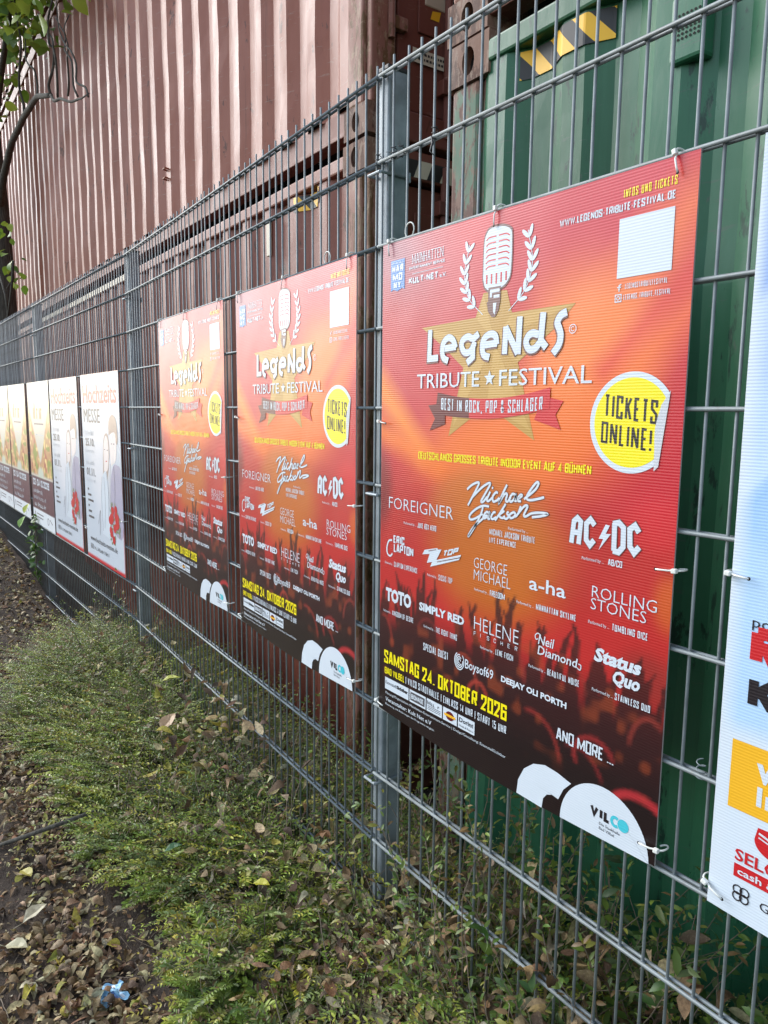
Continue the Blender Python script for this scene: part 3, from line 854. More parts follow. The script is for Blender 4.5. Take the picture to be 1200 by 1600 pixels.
    def f(mb):
        L = [(509, -13), (513, 19), (528, 49), (553, 70), (584, 80), (616, 78), (652, 70), (634, 50), (622, 24), (606, 26), (592, 20), (583, 8), (580, -14)]
        c = (556, 30)
        for i in range(len(L)):
            mb.add([P3(*c, 1.6), P3(*L[i], 1.6), P3(*L[(i + 1) % len(L)], 1.6)], [(0, 1, 2)], 0)
        R = [(628, -11)] + ell(729, -8, 101, 104, 26, 178, 3) + [(830, -2)]
        poly(mb, R, 1.6, 0)
        block(mb, 'VIL', 700, 31, 746, 22, 6.4, 2.4, 1, gap=3)
        ribbon(mb, ell(757, 42, 8, 8.5, 18, 50, 310), 6, 2.4, 2); poly(mb, ell(774, 42, 12, 12, 20), 2.8, 2)
        sans(mb, 'Die Stadthalle', 722, 20, 768, 6, 2.4, 1); sans(mb, 'Bad Vilbel', 722, 11, 756, 6, 2.4, 1)
    part(root, 'venue_logo', ['pw', 'pk', 'pcyan'], f)
    return root

# ------------------------------------------------------------------ the other sheets
def blue_field(U, V):
    R = lambda *c: np.array(lin(c))
    c = np.zeros(U.shape + (3,)) + R(176, 208, 240)
    c = over(c, sm(blob(U, V, 60, 960, 200, 330, -25), .15, .8), R(84, 140, 216))
    c = over(c, sm(np.sin((U * .8 + V) / 95.0), .2, .5) * .45 * sm(V, 300, 480), R(150, 192, 236))
    c = over(c, sm(np.sin((U * 1.1 - V) / 140.0 + 1), .4, .6) * .5 * sm(V, 260, 420), R(224, 238, 250))
    c = over(c, sm(blob(U, V, 260, 650, 220, 160, 20), .3, .9) * .6, R(130, 176, 230))
    c = over(c, sm(330 - V, 0, 40), R(208, 220, 232))
    c = over(c, np.maximum(sm(15 - U, 0, 2), sm(U - PW + 15, 0, 2)), R(210, 220, 230))
    return c
def blue_poster():
    root = empty('event_poster')
    sheet('sheet', blue_field, root, 60, 84, bottom=8)
    def f(mb):
        sans(mb, 'po', 38, 474, 66, 17, 2, 1)
        block(mb, 'R', 38, 414, 84, 62, 19, 2, 0); block(mb, 'K', 40, 346, 84, 54, 15, 2, 1)
    part(root, 'title_lettering', ['pcrim', 'pk'], f)
    def f(mb):
        poly(mb, [(22, 290), (819, 290), (819, 178), (22, 178)], 1.4, 0)
        sans(mb, 'www.', 62, 238, 190, 42, 2.2, 1, 0.035); sans(mb, 'Info', 66, 198, 150, 32, 2.2, 1, 0.02)
    part(root, 'web_banner', ['porange', 'pw'], f)
    def f(mb):
        poly(mb, ell(102, 144, 34, 24, 26, 178, 362) + [(132, 152), (104, 166), (72, 164)], 2, 0)
        ribbon(mb, [(74, 156), (134, 140)], 3.4, 2.8, 1); ribbon(mb, [(74, 149), (120, 138)], 2.2, 2.8, 1)
        sans(mb, 'SELGROS', 40, 96, 168, 20, 2, 0, 0.02)
        poly(mb, [(40, 90), (168, 90), (168, 68), (40, 68)], 2, 0); sans(mb, 'cash & carry', 46, 74, 160, 11.5, 2.8, 1, 0.02)
    part(root, 'sponsor_logo', ['pcrim', 'pw'], f)
    def f(mb):
        for k in range(4):
            a = math.radians(45 + 90 * k); ribbon(mb, ell(54 + 8 * math.cos(a), 42 + 8 * math.sin(a), 7, 7, 12), 2.2, 2 + .1 * k, 0, True)
        sans(mb, 'G A', 84, 34, 122, 15, 2, 0)
    part(root, 'partner_logo', ['pk'], f)
    return root

def wedding_field(U, V):
    R = lambda *c: np.array(lin(c))
    c = np.zeros(U.shape + (3,)) + R(196, 205, 216)
    c = over(c, sm(blob(U, V, 420, 640, 330, 380), .2, .9) * .5, R(240, 236, 238))
    c = over(c, sm(1177 - V, 3, 0) * .0, R(255, 255, 255))
    e = np.maximum.reduce([sm(16 - V, 0, 2), sm(U - 829, 0, 2) * sm(640 - V, 0, 200)])
    c = over(c, e, R(196, 34, 44))
    c = over(c, sm(V - 1181, 0, 2) * .7, R(236, 170, 150))
    return c
def wedding_poster():
    root = empty('wedding_fair_poster')
    sheet('sheet', wedding_field, root, 60, 84)
    def f(mb):
        sans(mb, 'Hochzeits', 44, 1010, 790, 118, 2, 0, 0.012)
        sans(mb, 'MESSE', 50, 888, 430, 92, 2, 1, 0.0)
    part(root, 'title_lettering', ['psalmon', 'pdgrey'], f)
    def f(mb):
        greek(mb, 66, 806, 280, 30, 6, 2, 1, 4); sans(mb, '25.10.', 66, 738, 280, 50, 2, 0, 0.02); greek(mb, 66, 696, 280, 24, 6, 2, 1, 5)
        greek(mb, 66, 616, 270, 32, 6, 2, 1, 6); sans(mb, '01.11.', 66, 548, 280, 50, 2, 0, 0.02); greek(mb, 66, 506, 290, 24, 6, 2, 1, 7)
        for k in range(6): ribbon(mb, [(70, 455 - 36 * k), (100 + 50 * ((k * 7) % 3), 455 - 36 * k)], 14, 2, 0)
    part(root, 'date_lettering', ['pdgrey', 'plgrey'], f)
    def f(mb):                                      # sketched couple with a red bouquet
        poly(mb, spline([(440, 240), (420, 420), (450, 560), (470, 700), (500, 800), (560, 830), (600, 800), (610, 700), (560, 560), (540, 400), (520, 240), (440, 240)], 4), 1.4, 2)
        poly(mb, spline([(480, 600), (490, 740), (530, 810), (580, 800), (596, 730), (580, 640), (540, 600), (480, 600)], 4), 2.0, 3)
        poly(mb, spline([(620, 240), (600, 420), (620, 560), (680, 640), (760, 650), (826, 600), (828, 240), (620, 240)], 4), 1.4, 1)
        poly(mb, spline([(640, 640), (620, 760), (650, 850), (720, 860), (760, 780), (740, 680), (640, 640)], 4), 2.0, 3)
        poly(mb, spline([(610, 820), (620, 900), (690, 940), (770, 910), (790, 800), (760, 770), (730, 840), (610, 820)], 4), 2.6, 2)
        poly(mb, spline([(400, 200), (380, 420), (440, 560), (520, 600), (560, 520), (560, 380), (600, 200), (400, 200)], 4), 2.6, 0)
        for a in ([(430, 560), (400, 420), (410, 220)], [(520, 590), (560, 470), (540, 300)], [(620, 650), (590, 480), (600, 330)], [(690, 640), (700, 500), (650, 330)], [(470, 560), (480, 400), (450, 240)], [(300, 250), (360, 340), (330, 180)]):
            ribbon(mb, spline(a, 4), 4.5, 3.2, 4)
        for p in ((500, 730), (560, 728), (655, 770), (700, 770)): ribbon(mb, [p, (p[0] + 22, p[1] + 2)], 5, 3.2, 4)
        ribbon(mb, [(525, 660), (555, 662)], 6, 3.2, 5)
        r = random.Random(5)
        for k in range(34):
            a = r.uniform(0, 6.28); q = r.uniform(0, 1) ** .5
            poly(mb, ell(650 + 130 * q * math.cos(a), 290 + 130 * q * math.sin(a), 16, 8, 8, rot=r.uniform(0, 180)), 3.4 + .02 * k, 6)
        for k in range(16):
            a = r.uniform(0, 6.28); q = r.uniform(0, 1) ** .5
            poly(mb, ell(650 + 90 * q * math.cos(a), 300 + 110 * q * math.sin(a), 30, 26, 10), 4.4 + .03 * k, 5)
    part(root, 'couple_picture', ['pw', 'pmauve', 'pbrown', 'pskin', 'pgrey', 'pcrim', 'pleaf'], f)
    def f(mb):
        sans(mb, 'www.hochzeits-messen.de', 90, 120, 700, 34, 2, 0, 0.01); greek(mb, 180, 66, 520, 24, 6, 2, 0, 8)
        for k in range(3): ribbon(mb, [(96 + 24 * k, 62), (96 + 24 * k, 96)], 11, 2, 0)
    part(root, 'web_lettering', ['pdgrey'], f)
    return root

def food_field(U, V):
    R = lambda *c: np.array(lin(c))
    c = np.zeros(U.shape + (3,)) + R(206, 204, 192)
    side = np.abs(U - 420) / 420
    cut = sm(side * 600 + 470 - (1020 - V) * 0 - np.abs(V - 560) * .0, 0, 1)
    vv = 520 + side * 520                            # white wedge opening upward
    food = sm(vv - V, -10, 10) * sm(V, 410, 440)
    n1 = vnoise(U, V, 70, 31); n2 = vnoise(U, V, 40, 32); n3 = vnoise(U, V, 55, 33)
    f = np.zeros_like(c) + R(196, 150, 100)
    f = over(f, sm(n1, .5, .7), R(178, 92, 70)); f = over(f, sm(n2, .6, .75), R(232, 206, 130)); f = over(f, sm(n3, .64, .8), R(140, 150, 60))
    f = over(f, sm(V, 700, 1000) * .75, R(228, 206, 150))
    c = c * (1 - food[..., None]) + f * food[..., None]
    c = over(c, sm(blob(U, V, 400, 440, 140, 70), .3, .8), R(196, 206, 190))
    c = over(c, sm(410 - V, 0, 3), R(94, 56, 70)); c = over(c, sm(130 - V, 0, 3), R(226, 232, 238))
    return c
def food_poster():
    root = empty('trade_fair_poster')
    sheet('sheet', food_field, root, 90, 127)
    def f(mb):
        greek(mb, 230, 890, 610, 130, 20, 2, 0, 9)
        ribbon(mb, [(240, 850), (600, 850)], 12, 2, 1); ribbon(mb, [(260, 760), (580, 760)], 6, 2, 2)
    part(root, 'title_lettering', ['pgold', 'pgrey', 'plgrey'], f)
    def f(mb):
        block(mb, '02.-04.10.2026', 60, 330, 700, 56, 15, 2, 0, gap=7)
        greek(mb, 60, 268, 430, 32, 7, 2, 0, 10); greek(mb, 60, 214, 560, 32, 7, 2, 0, 11)
        greek(mb, 90, 154, 560, 34, 10, 2, 0, 12)
    part(root, 'date_lettering', ['pw'], f)
    def f(mb):
        ribbon(mb, [(90, 40), (90, 100)], 24, 2, 0); ribbon(mb, [(150, 88), (420, 88)], 9, 2, 0); ribbon(mb, [(150, 60), (400, 60)], 9, 2, 0)
        ribbon(mb, ell(600, 66, 30, 26, 14), 7, 2, 0, True); ribbon(mb, [(660, 90), (760, 60)], 8, 2, 0)
    part(root, 'sponsor_lettering', ['pgrey'], f)
    return root

# ------------------------------------------------------------------ containers
CH = 2.896
def corr_y(x, ph, yo, yi):
    """trapezoid side-wall profile, pitch 278 mm; ph = centre of an outer flat"""
    t = (x - ph) % 0.278
    if t > 0.139: t = 0.278 - t
    if t < 0.036: return yo
    if t < 0.104: return yo + (yi - yo) * (t - 0.036) / 0.068
    return yi
def corr_stations(x0, x1, ph):
    k0 = math.floor((x0 - ph) / 0.278) - 1; k1 = math.ceil((x1 - ph) / 0.278) + 1
    xs = {x0, x1}
    for k in range(k0, k1 + 1):
        for d in (-0.104, -0.036, 0.036, 0.104):
            x = ph + 0.278 * k + d
            if x0 < x < x1: xs.add(x)
    return sorted(xs)

def wall_mesh(mb, x0, x1, z0, z1, ph, yo, yi, seed, dents=1.0):
    xs = corr_stations(x0, x1, ph); nz = 22
    zs = [z0 + (z1 - z0) * i / nz for i in range(nz + 1)]
    X, Z = np.meshgrid(np.array(xs), np.array(zs))
    d = (vnoise((X + 50) * 1000, (Z + 5) * 1000, 420, seed) - .5) * 0.010 + (vnoise((X + 50) * 1000, (Z + 5) * 1000, 150, seed + 1) - .5) * 0.007
    fade = np.clip(np.minimum(Z - z0, z1 - Z) / 0.25, 0, 1)
    Y = np.array([corr_y(x, ph, yo, yi) for x in xs])[None, :] + d * fade * dents
    n = len(xs)
    mb.add(np.stack([X, Y, Z], -1).reshape(-1, 3).tolist(),
           [(j * n + i, j * n + i + 1, (j + 1) * n + i + 1, (j + 1) * n + i) for j in range(nz) for i in range(n - 1)])

def holed_face(mb, o, ex, ey, w, h, rx, ry, depth, nrm, mi=0, mi_in=1):
    """rectangle with an oval hole and a short dark bore behind it"""
    o, ex, ey, nrm = map(Vector, (o, ex, ey, nrm))
    n = 24; ring = []; rect = []
    for i in range(n):
        a = 2 * math.pi * (i + .5) / n
        c, s = math.cos(a), math.sin(a)
        ring.append(o + ex * (w / 2 + rx * c) + ey * (h / 2 + ry * s))
        k = min((w / 2) / max(abs(c), 1e-6), (h / 2) / max(abs(s), 1e-6))
        rect.append(o + ex * (w / 2 + k * c) + ey * (h / 2 + k * s))
    inn = [p - nrm * depth for p in ring]
    mb.add([p[:] for p in rect + ring], [(i, (i + 1) % n, n + (i + 1) % n, n + i) for i in range(n)], mi)
    for cx in (0, w):
        for cy in (0, h):
            c = o + ex * cx + ey * cy
            q = sorted(rect, key=lambda p: (p - c).length)[:2]
            mb.add([c[:], q[0][:], q[1][:]], [(0, 1, 2)], mi)
    mb.add([p[:] for p in ring + inn], [(i, (i + 1) % n, n + (i + 1) % n, n + i) for i in range(n)], mi)
    mb.add([p[:] for p in inn], [tuple(range(n))], mi_in)

def casting(parent, x0, x1, y0, y1, z0, z1, front=True, end=True):
    mb = MB()
    w, d, h = x1 - x0, y1 - y0, z1 - z0
    if front: holed_face(mb, (x0, y0, z0), (1, 0, 0), (0, 0, 1), w, h, 0.027, 0.040, 0.035, (0, -1, 0))
    else: mb.add([(x0, y0, z0), (x1, y0, z0), (x1, y0, z1), (x0, y0, z1)], [(0, 1, 2, 3)])
    if end: holed_face(mb, (x1, y0, z0), (0, 1, 0), (0, 0, 1), d, h, 0.027, 0.040, 0.035, (1, 0, 0))
    else: mb.add([(x1, y0, z0), (x1, y1, z0), (x1, y1, z1), (x1, y0, z1)], [(0, 1, 2, 3)])
    mb.add([(x0, y0, z0), (x0, y1, z0), (x0, y1, z1), (x0, y0, z1)], [(0, 1, 2, 3)])
    mb.add([(x0, y1, z0), (x1, y1, z0), (x1, y1, z1), (x0, y1, z1)], [(0, 1, 2, 3)])
    mb.add([(x0, y0, z1), (x1, y0, z1), (x1, y1, z1), (x0, y1, z1)], [(0, 1, 2, 3)])
    mb.add([(x0, y0, z0), (x1, y0, z0), (x1, y1, z0), (x0, y1, z0)], [(0, 1, 2, 3)])
    return mb.build('corner_casting', [M['rust'], M['dark']], parent, norm=False)

def container(loc, rz, L, paint, postm, endm, ph, seed, doors=True, railm=None, rail=.09):
    root = empty('shipping_container', loc, rz)
    railm = railm or paint
    H = CH; D = 2.438
    mb = MB(); wall_mesh(mb, -L + 0.14, -0.14, 0.150, H - rail + .015, ph, 0.010, 0.046, seed)
    mb.build('side_wall', M[paint], root)
    mb = MB(); mb.bbox(-L + .17, -.17, 0.034, 0.09, 0.035, 0.158, .006); mb.bbox(-L + .17, -.17, 0.008, 0.033, 0.032, 0.05, .003)
    mb.build('bottom_rail', M[railm], root)
    mb = MB(); mb.bbox(-L + .17, -.17, 0.0, 0.07, H - rail, H - .030, .008)
    mb.build('top_rail', M[railm], root)
    for xs, end in ((0, True), (-L + 0.178, False)):
        for y0, fr in ((0, True), (D - .162, False)):
            for z0 in (0, H - .118):
                casting(root, xs - .178, xs, y0, y0 + .162, z0, z0 + .118, fr, end)
            mb = MB()
            mb.bbox(xs - .165, xs - .045, y0 + .006, y0 + .15, .119, H - .119, .012)
            mb.bbox(xs - .043, xs - .006, y0 + .022, y0 + .14, .119, H - .119, .008)
            mb.build('corner_post', M[postm], root)
    mb = MB(); mb.box(-L + .03, -.03, .05, D - .01, H - .05, H - .035); mb.build('roof', M[paint], root)
    mb = MB(); mb.box(-L + .03, -.07, .10, D - .06, .09, .13); mb.build('floor', M['dark'], root)
    mb = MB(); mb.box(-L + .05, -.05, D - .055, D - .02, .135, H - .06); mb.build('back_wall', M[paint], root)
    # left end, plain
    mb = MB(); mb.box(-L + .02, -L + .06, .165, D - .165, .135, H - .06); mb.build('end_wall', M[paint], root)
    if doors:
        mb = MB(); mb.bbox(-.10, -.004, .165, D - .165, H - .125, H - .008, .008); mb.build('door_header', M[endm], root)
        mb = MB(); mb.bbox(-.10, -.004, .165, D - .165, .005, .125, .008); mb.build('door_sill', M[endm], root)
        for y0, y1 in ((.17, D / 2 - .006), (D / 2 + .006, D - .17)):
            mb = MB(); mb.bbox(-.085, -.040, y0, y1, .14, H - .14, .006)
            for k in range(4):
                z = .45 + k * .62
                mb.bbox(-.039, -.030, y0 + .10, y1 - .10, z, z + .34, .004)
            dr = mb.build('door', M[endm], root)
            for yb in (y0 + .24, y1 - .24):
                mb = MB(); mb.tube([(-.006, yb, .05), (-.006, yb, H - .05)], .017, 10)
                for z in (.22, .9, 1.7, H - .25): mb.bbox(-.032, .016, yb - .04, yb + .04, z, z + .06, .004)
                mb.build('locking_bar', M[endm], dr)
            for z in (.42, 1.05, 1.75, 2.42):
                yh = y0 - .03 if y0 < 1 else y1 + .03
                mb = MB(); mb.bbox(-.036, -.006, yh - .05, yh + .06, z, z + .05, .004); mb.tube([(.004, yh - .03, z - .05), (.004, yh - .03, z + .10)], .014, 10)
                mb.build('hinge', M[postm], dr)
        mb = MB(); mb.box(-.07, -.036, D / 2 - .004, D / 2 + .004, .15, H - .15); mb.build('door_seal', M['gasket'], root)
    else:
        mb = MB(); mb.box(-.06, -.02, .165, D - .165, .135, H - .06); mb.build('end_wall', M[paint], root)
    return root

def hazard_tape(parent, x0, x1, z0, z1, ph, yo, yi, band, mats, slope=1.0):
    """striped film laid over the corrugation"""
    mb = MB(); n = max(8, int((x1 - x0) / .006))
    q = lambda x, z: (x, corr_y(x, ph, yo, yi) - .004, z)
    for i in range(n):
        xa, xb = x0 + (x1 - x0) * i / n, x0 + (x1 - x0) * (i + 1) / n
        ks = [(x - slope * d) / band for x in (xa, xb) for d in (0, z1 - z0)]
        for k in range(math.floor(min(ks)) - 1, math.ceil(max(ks)) + 1):
            za = sorted(min(max(z0 + (xa - m * band) / slope, z0), z1) for m in (k, k + 1))
            zb = sorted(min(max(z0 + (xb - m * band) / slope, z0), z1) for m in (k, k + 1))
            if za[1] - za[0] < 1e-6 and zb[1] - zb[0] < 1e-6: continue
            mb.add([q(xa, za[0]), q(xb, zb[0]), q(xb, zb[1]), q(xa, za[1])], [(0, 1, 2, 3)], k % 2)
    return mb.build('hazard_tape', [M[q] for q in mats], parent, norm=False)

YAW = -0.0165
ZJ = 2.289
ux = Vector((math.cos(YAW), math.sin(YAW), 0))
def redpt(s): return Vector((0, .616, 0)) + ux * s
RX = -1.045
o = redpt(RX)
PHR = -1.793 - RX
red_low = container((o.x, o.y, ZJ - CH - .004), YAW, 12.192, 'red', 'redpost', 'redend', PHR + .10, 3)
tag(red_low, 'lower rust red corrugated container standing on the ground behind the posters', 'shipping container', 'stacked shipping containers')
red_high = container((o.x + .012, o.y - .004, ZJ + .010), YAW, 12.192, 'pink', 'redpost', 'redend', PHR, 5, railm='redrail', rail=.16)  # darker rail colour paints in the shaded gap below the top container
tag(red_high, 'large faded pink red container in the middle of the stack above the fence', 'shipping container', 'stacked shipping containers')
red_top = container((o.x - .03, o.y - .012, ZJ + CH + .024), YAW, 12.192, 'pink', 'redpost', 'redend', PHR + .05, 9, railm='redend')  # dark door paint on the rails stands in for the shaded underside
tag(red_top, 'topmost pale pink container seen past the tree leaves in the upper left corner', 'shipping container', 'stacked shipping containers')
GX = -.325 + 6.058
PHG = .16 - GX
green_low = container((GX, .452, ZJ - CH - .004), 0, 6.058, 'green', 'greenpost', 'green', PHG, 13, doors=False)
tag(green_low, 'green container with yellow and black stripes and a vent, behind the nearest poster', 'shipping container', 'stacked shipping containers')
green_high = container((GX - .02, .462, ZJ + .010), 0, 6.058, 'redend', 'redpost', 'redend', PHG, 17, doors=False)
tag(green_high, 'rusty brown container resting on the green one at the top edge', 'shipping container', 'stacked shipping containers')

hazard_tape(green_low, -.045 - GX, .265 - GX, CH - .172, CH - .098, PHG, .010, .046, .052, ('yellow', 'black'), -.9)
hazard_tape(red_low, -.64, -.40, CH - .165, CH - .098, PHR + .10, .010, .046, .06, ('yellow', 'black'), -.9)
# black and white tape on the lower red container's door header, sticker and worn patch on the upper one's door
mb = MB()
for k in range(6):
    y = .17 + k * .07
    mb.add([(-.0015, y, CH - .115), (-.0015, y + .07, CH - .115), (-.0015, y + .10, CH - .045), (-.0015, y + .03, CH - .045)], [(0, 1, 2, 3)], k % 2)
mb.build('hazard_tape', [M['black'], M['offwhite']], red_low, norm=False)
mb = MB()
mb.add([(-.0285, .24, .33), (-.0285, .46, .33), (-.0285, .46, .385), (-.0285, .24, .385)], [(0, 1, 2, 3)], 0)
r_ = random.Random(2)
for row in range(2):
    y = .25
    while y < .44:
        wd = r_.uniform(.006, .014); mb.add([(-.0278, y, .343 + .02 * row), (-.0278, y + wd, .343 + .02 * row), (-.0278, y + wd, .353 + .02 * row), (-.0278, y, .353 + .02 * row)], [(0, 1, 2, 3)], 1); y += wd + .005
mb.build('warning_sticker', [M['offwhite'], M['black']], red_high, norm=False)
mb = MB(); mb.bbox(-.0395, -.0265, .30, .62, .56, .76, .006); mb.build('door_plate', M['beige'], red_high)
mb = MB(); mb.bbox(-.026, .004, .40, .46, .60, .68, .008); mb.tube([(.0, .43, .62), (.022, .43, .60), (.026, .43, .56), (.008, .43, .55)], .009, 8); mb.build('lashing_hook', M['wire'], red_high)
mb = MB(); mb.add([(-.0285, .33, .515), (-.0285, .375, .515), (-.0285, .385, .555), (-.0285, .34, .548)], [(0, 1, 2, 3)]); mb.build('tape_remnant', M['yellow'], red_high, norm=False)
# ventilator on the green wall
gv = empty('ventilator', (0, 0, 0)); gv.parent = green_low
mb = MB()
vx, vz = .497 - GX, 2.03 - (ZJ - CH - .004)
mb.bbox(vx - .046, vx + .038, -.006, .04, vz - .062, vz + .08, .008)
mb.build('ventilator_cover', M['green'], gv)
mb = MB()
for i in range(7):
    for j in range(6):
        cx, cz = vx - .033 + i * .0098, vz - .015 + j * .0098
        mb.add([(cx + .0031 * math.cos(t * .785), -.0075, cz + .0031 * math.sin(t * .785)) for t in range(8)], [tuple(range(8))])
mb.build('ventilator_holes', M['dark'], gv, norm=False)
# pale strips along the lower container's top rail, far to the left, and a small data plate nearer
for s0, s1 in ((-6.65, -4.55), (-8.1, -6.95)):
    mb = MB(); mb.bbox(s0 - RX, s1 - RX, -.006, -.0015, CH - .082, CH - .038, .001); mb.build('pale_strip', M['beige'], red_low)
mb = MB(); mb.bbox(-1.965 - RX, -1.925 - RX, -.004, .008, CH - .32, CH - .12 - .02, .002); mb.build('data_plate', M['beige'], red_low)
for z in (.40, .46):
    mb = MB(); mb.tube([(-3.47 - RX - .02, .008, z), (-3.47 - RX - .02, -.02, z + .005), (-3.47 - RX + .02, -.02, z + .005), (-3.47 - RX + .02, .008, z)], .006, 6); mb.build('wall_staple', M['pink'], red_high)

# ------------------------------------------------------------------ mesh fence
XP, PL = -0.045, 2.52
A2, A3 = -0.0441, 0.0055
def fpt(x, y, z):
    """fence line: arc coordinate x, offset y, height z -> world point and heading"""
    if x >= XP: return Vector((x, y, z)), 0.0
    t = XP - x
    u1 = Vector((-math.cos(A2), -math.sin(A2), 0))
    if t <= PL:
        n = Vector((-math.sin(A2), math.cos(A2), 0))
        return Vector((XP, 0, z)) + u1 * t + n * y, A2
    u2 = Vector((-math.cos(A3), -math.sin(A3), 0)); n = Vector((-math.sin(A3), math.cos(A3), 0))
    return Vector((XP, 0, z)) + u1 * PL + u2 * (t - PL) + n * y, A3

def fence_panel():
    root = empty('wire_fence')
    tag(root, cat='fence', group='galvanised double wire fence panels')
    mb = MB(); mb.tube([(0, 0, -.43), (0, 0, 2.03)], .0030, 8)
    v0 = mb.build('vertical_wire', M['wire'], root, smooth=True)
    for k in range(51):
        v = v0 if k == 0 else v0.copy()
        if k: COL.objects.link(v); v.parent = root
        v.location = (-.005 - .05 * k, 0, 0)
        v.rotation_euler = (random.uniform(-.0012, .0012), random.uniform(-.0015, .0015), 0)
    mb = MB()
    for y in (-.0068, .0068): mb.tube([(0.002, y, 0), (-2.512, y, 0)], .0039, 8)
    for k in range(51):                                # resistance welds where the wires cross
        bmw = bmesh.new(); bmesh.ops.create_icosphere(bmw, subdivisions=1, radius=1.0)
        for v in bmw.verts: v.co = Vector((-.005 - .05 * k + v.co.x * .0052, v.co.y * .0088, v.co.z * .0040))
        mb.bm(bmw)
    h0 = mb.build('horizontal_rod', M['wire'], root, smooth=True)
    for k in range(13):
        h = h0 if k == 0 else h0.copy()
        if k: COL.objects.link(h); h.parent = root
        h.location = (0, 0, -.4 + .2 * k)
    return root
pan = fence_panel()
pan.location = (XP + PL, 0, 0)
tag(pan, 'wire fence panel carrying the nearest orange poster and the blue and white one')
plabels = ['wire fence panel carrying the two farther orange festival posters', 'wire fence panel carrying the white wedding fair posters',
           'wire fence panel with posters at the left picture edge', 'far wire fence panel beside the tree trunk', 'farthest wire fence panel running out of the picture']
for k in range(5):
    c = copy_tree(pan)
    p, a = fpt(XP - PL * k - .004 - (1e-6 if k == 0 else 0.001), 0, 0)
    c.location = p; c.rotation_euler = (0, 0, A2 if k == 0 else A3)
    c['label'] = plabels[k]

def fence_post():
    root = empty('fence_post')
    tag(root, cat='fence post', group='square fence posts')
    mb = MB(); mb.bbox(-.030, .012, .0125, .0725, -.9, 2.022, .004); mb.build('tube', M['post'], root)
    mb = MB(); mb.bbox(-.032, .014, .0105, .0745, 2.018, 2.030, .003); mb.build('cap', M['plastic'], root)
    for z in (1.775, .975, .175):
        mb = MB(); mb.tube([(-.034, -.013, z), (-.034, .078, z)], .004, 8); mb.tube([(.016, -.013, z), (.016, .078, z)], .004, 8)
        mb.tube([(-.034, -.0135, z), (.016, -.0135, z)], .004, 8); mb.bbox(-.038, .020, .074, .079, z - .012, z + .012, .001)
        mb.build('clamp', M['post'], root)
    return root
fpost = fence_post()
tag(fpost, 'galvanised square fence post between the two nearest orange posters')
pl2 = ['square fence post between the orange and the wedding posters', 'fence post behind the row of food fair posters', 'fence post in front of the tree trunk', 'far fence post at the left edge']
for k in range(5):
    c = fpost if k == 0 else copy_tree(fpost)
    p, a = fpt(XP - PL * k, 0, 0)
    c.location = p + Vector((.008, 0, 0)); c.rotation_euler = (0, 0, 0 if k == 0 else A3)
    if k: c['label'] = pl2[k - 1]

# ------------------------------------------------------------------ posters on the fence
def hang(root, x0, z, lean=0.0, spin=0.0):
    p, a = fpt(x0 + PW / 2000, -.0165, z)
    root.location = p; root.rotation_euler = (lean, spin, a)
fest = festival_poster()
tag(fest, 'largest orange festival poster, nearest, right of the fence post', 'poster', 'orange festival posters')
for lab, x in (('middle orange festival poster, left of the nearest fence post', -.9654), ('smallest, farthest orange festival poster, washed out by glare', -1.9362)):
    c = copy_tree(fest); c['label'] = lab
    hang(c, x, .406)
hang(fest, 0.0, .406)
ev = blue_poster()
tag(ev, 'white and pale blue poster with amber band cut by the right edge', 'poster')
hang(ev, .940, .400)
wed = wedding_poster()
tag(wed, 'right hand white wedding fair poster beside the fence post', 'poster', 'white wedding fair posters')
B0 = XP - PL
hang(wed, B0 - .998, .216)
c = copy_tree(wed); c['label'] = 'left hand white wedding fair poster next to the food posters'; hang(c, B0 - 1.953, .214)
food = food_poster()
tag(food, 'food fair poster with plum lower part, next to a wedding poster', 'poster', 'food fair posters')
hang(food, B0 - 2.835, .212)
for lab, x in (('second food fair poster from the wedding posters', 3.80), ('food fair poster cut off by the left picture edge', 4.68)):
    c = copy_tree(food); c['label'] = lab; hang(c, B0 - x, .212)

# ------------------------------------------------------------------ cable ties
def cable_tie():
    root = empty('cable_tie')
    tag(root, cat='cable tie', group='white cable ties holding the posters')
    mb = MB()
    pts = []
    for k in range(15):                              # loop over the rod, tail ends in the board
        a = math.radians(200 - k * 20)
        pts.append((0, .0125 * math.cos(a) - .001, .0065 * math.sin(a) + .002))
    pts = [(0, -.0190, -.034), (0, -.0200, -.026), (0, -.0195, -.012)] + pts
    mb.tube(pts, [.0017] * len(pts), 6)
    mb.build('strap', M['tie'], root, smooth=True)
    mb = MB(); mb.bbox(-.0040, .0040, -.0215, -.0135, -.005, .0045, .0015); mb.build('head', M['tie'], root)
    mb = MB(); mb.add([(.003 * math.cos(t * .628), -.0192, -.034 + .0032 * math.sin(t * .628)) for t in range(10)], [tuple(range(10))]); mb.build('punched_hole', M['dark'], root, norm=False)
    return root
tie0 = cable_tie(); used = [False]
def put_tie(x, y, z, rx, ry, rz, label):
    t = copy_tree(tie0) if used[0] else tie0
    used[0] = True
    p, a = fpt(x, y, z)
    t.location = p; t.rotation_euler = (rx, ry, rz + a); t['label'] = label
names = [(0.0, 'nearest orange poster'), (-.9654, 'middle orange poster'), (-1.9362, 'farthest orange poster')]
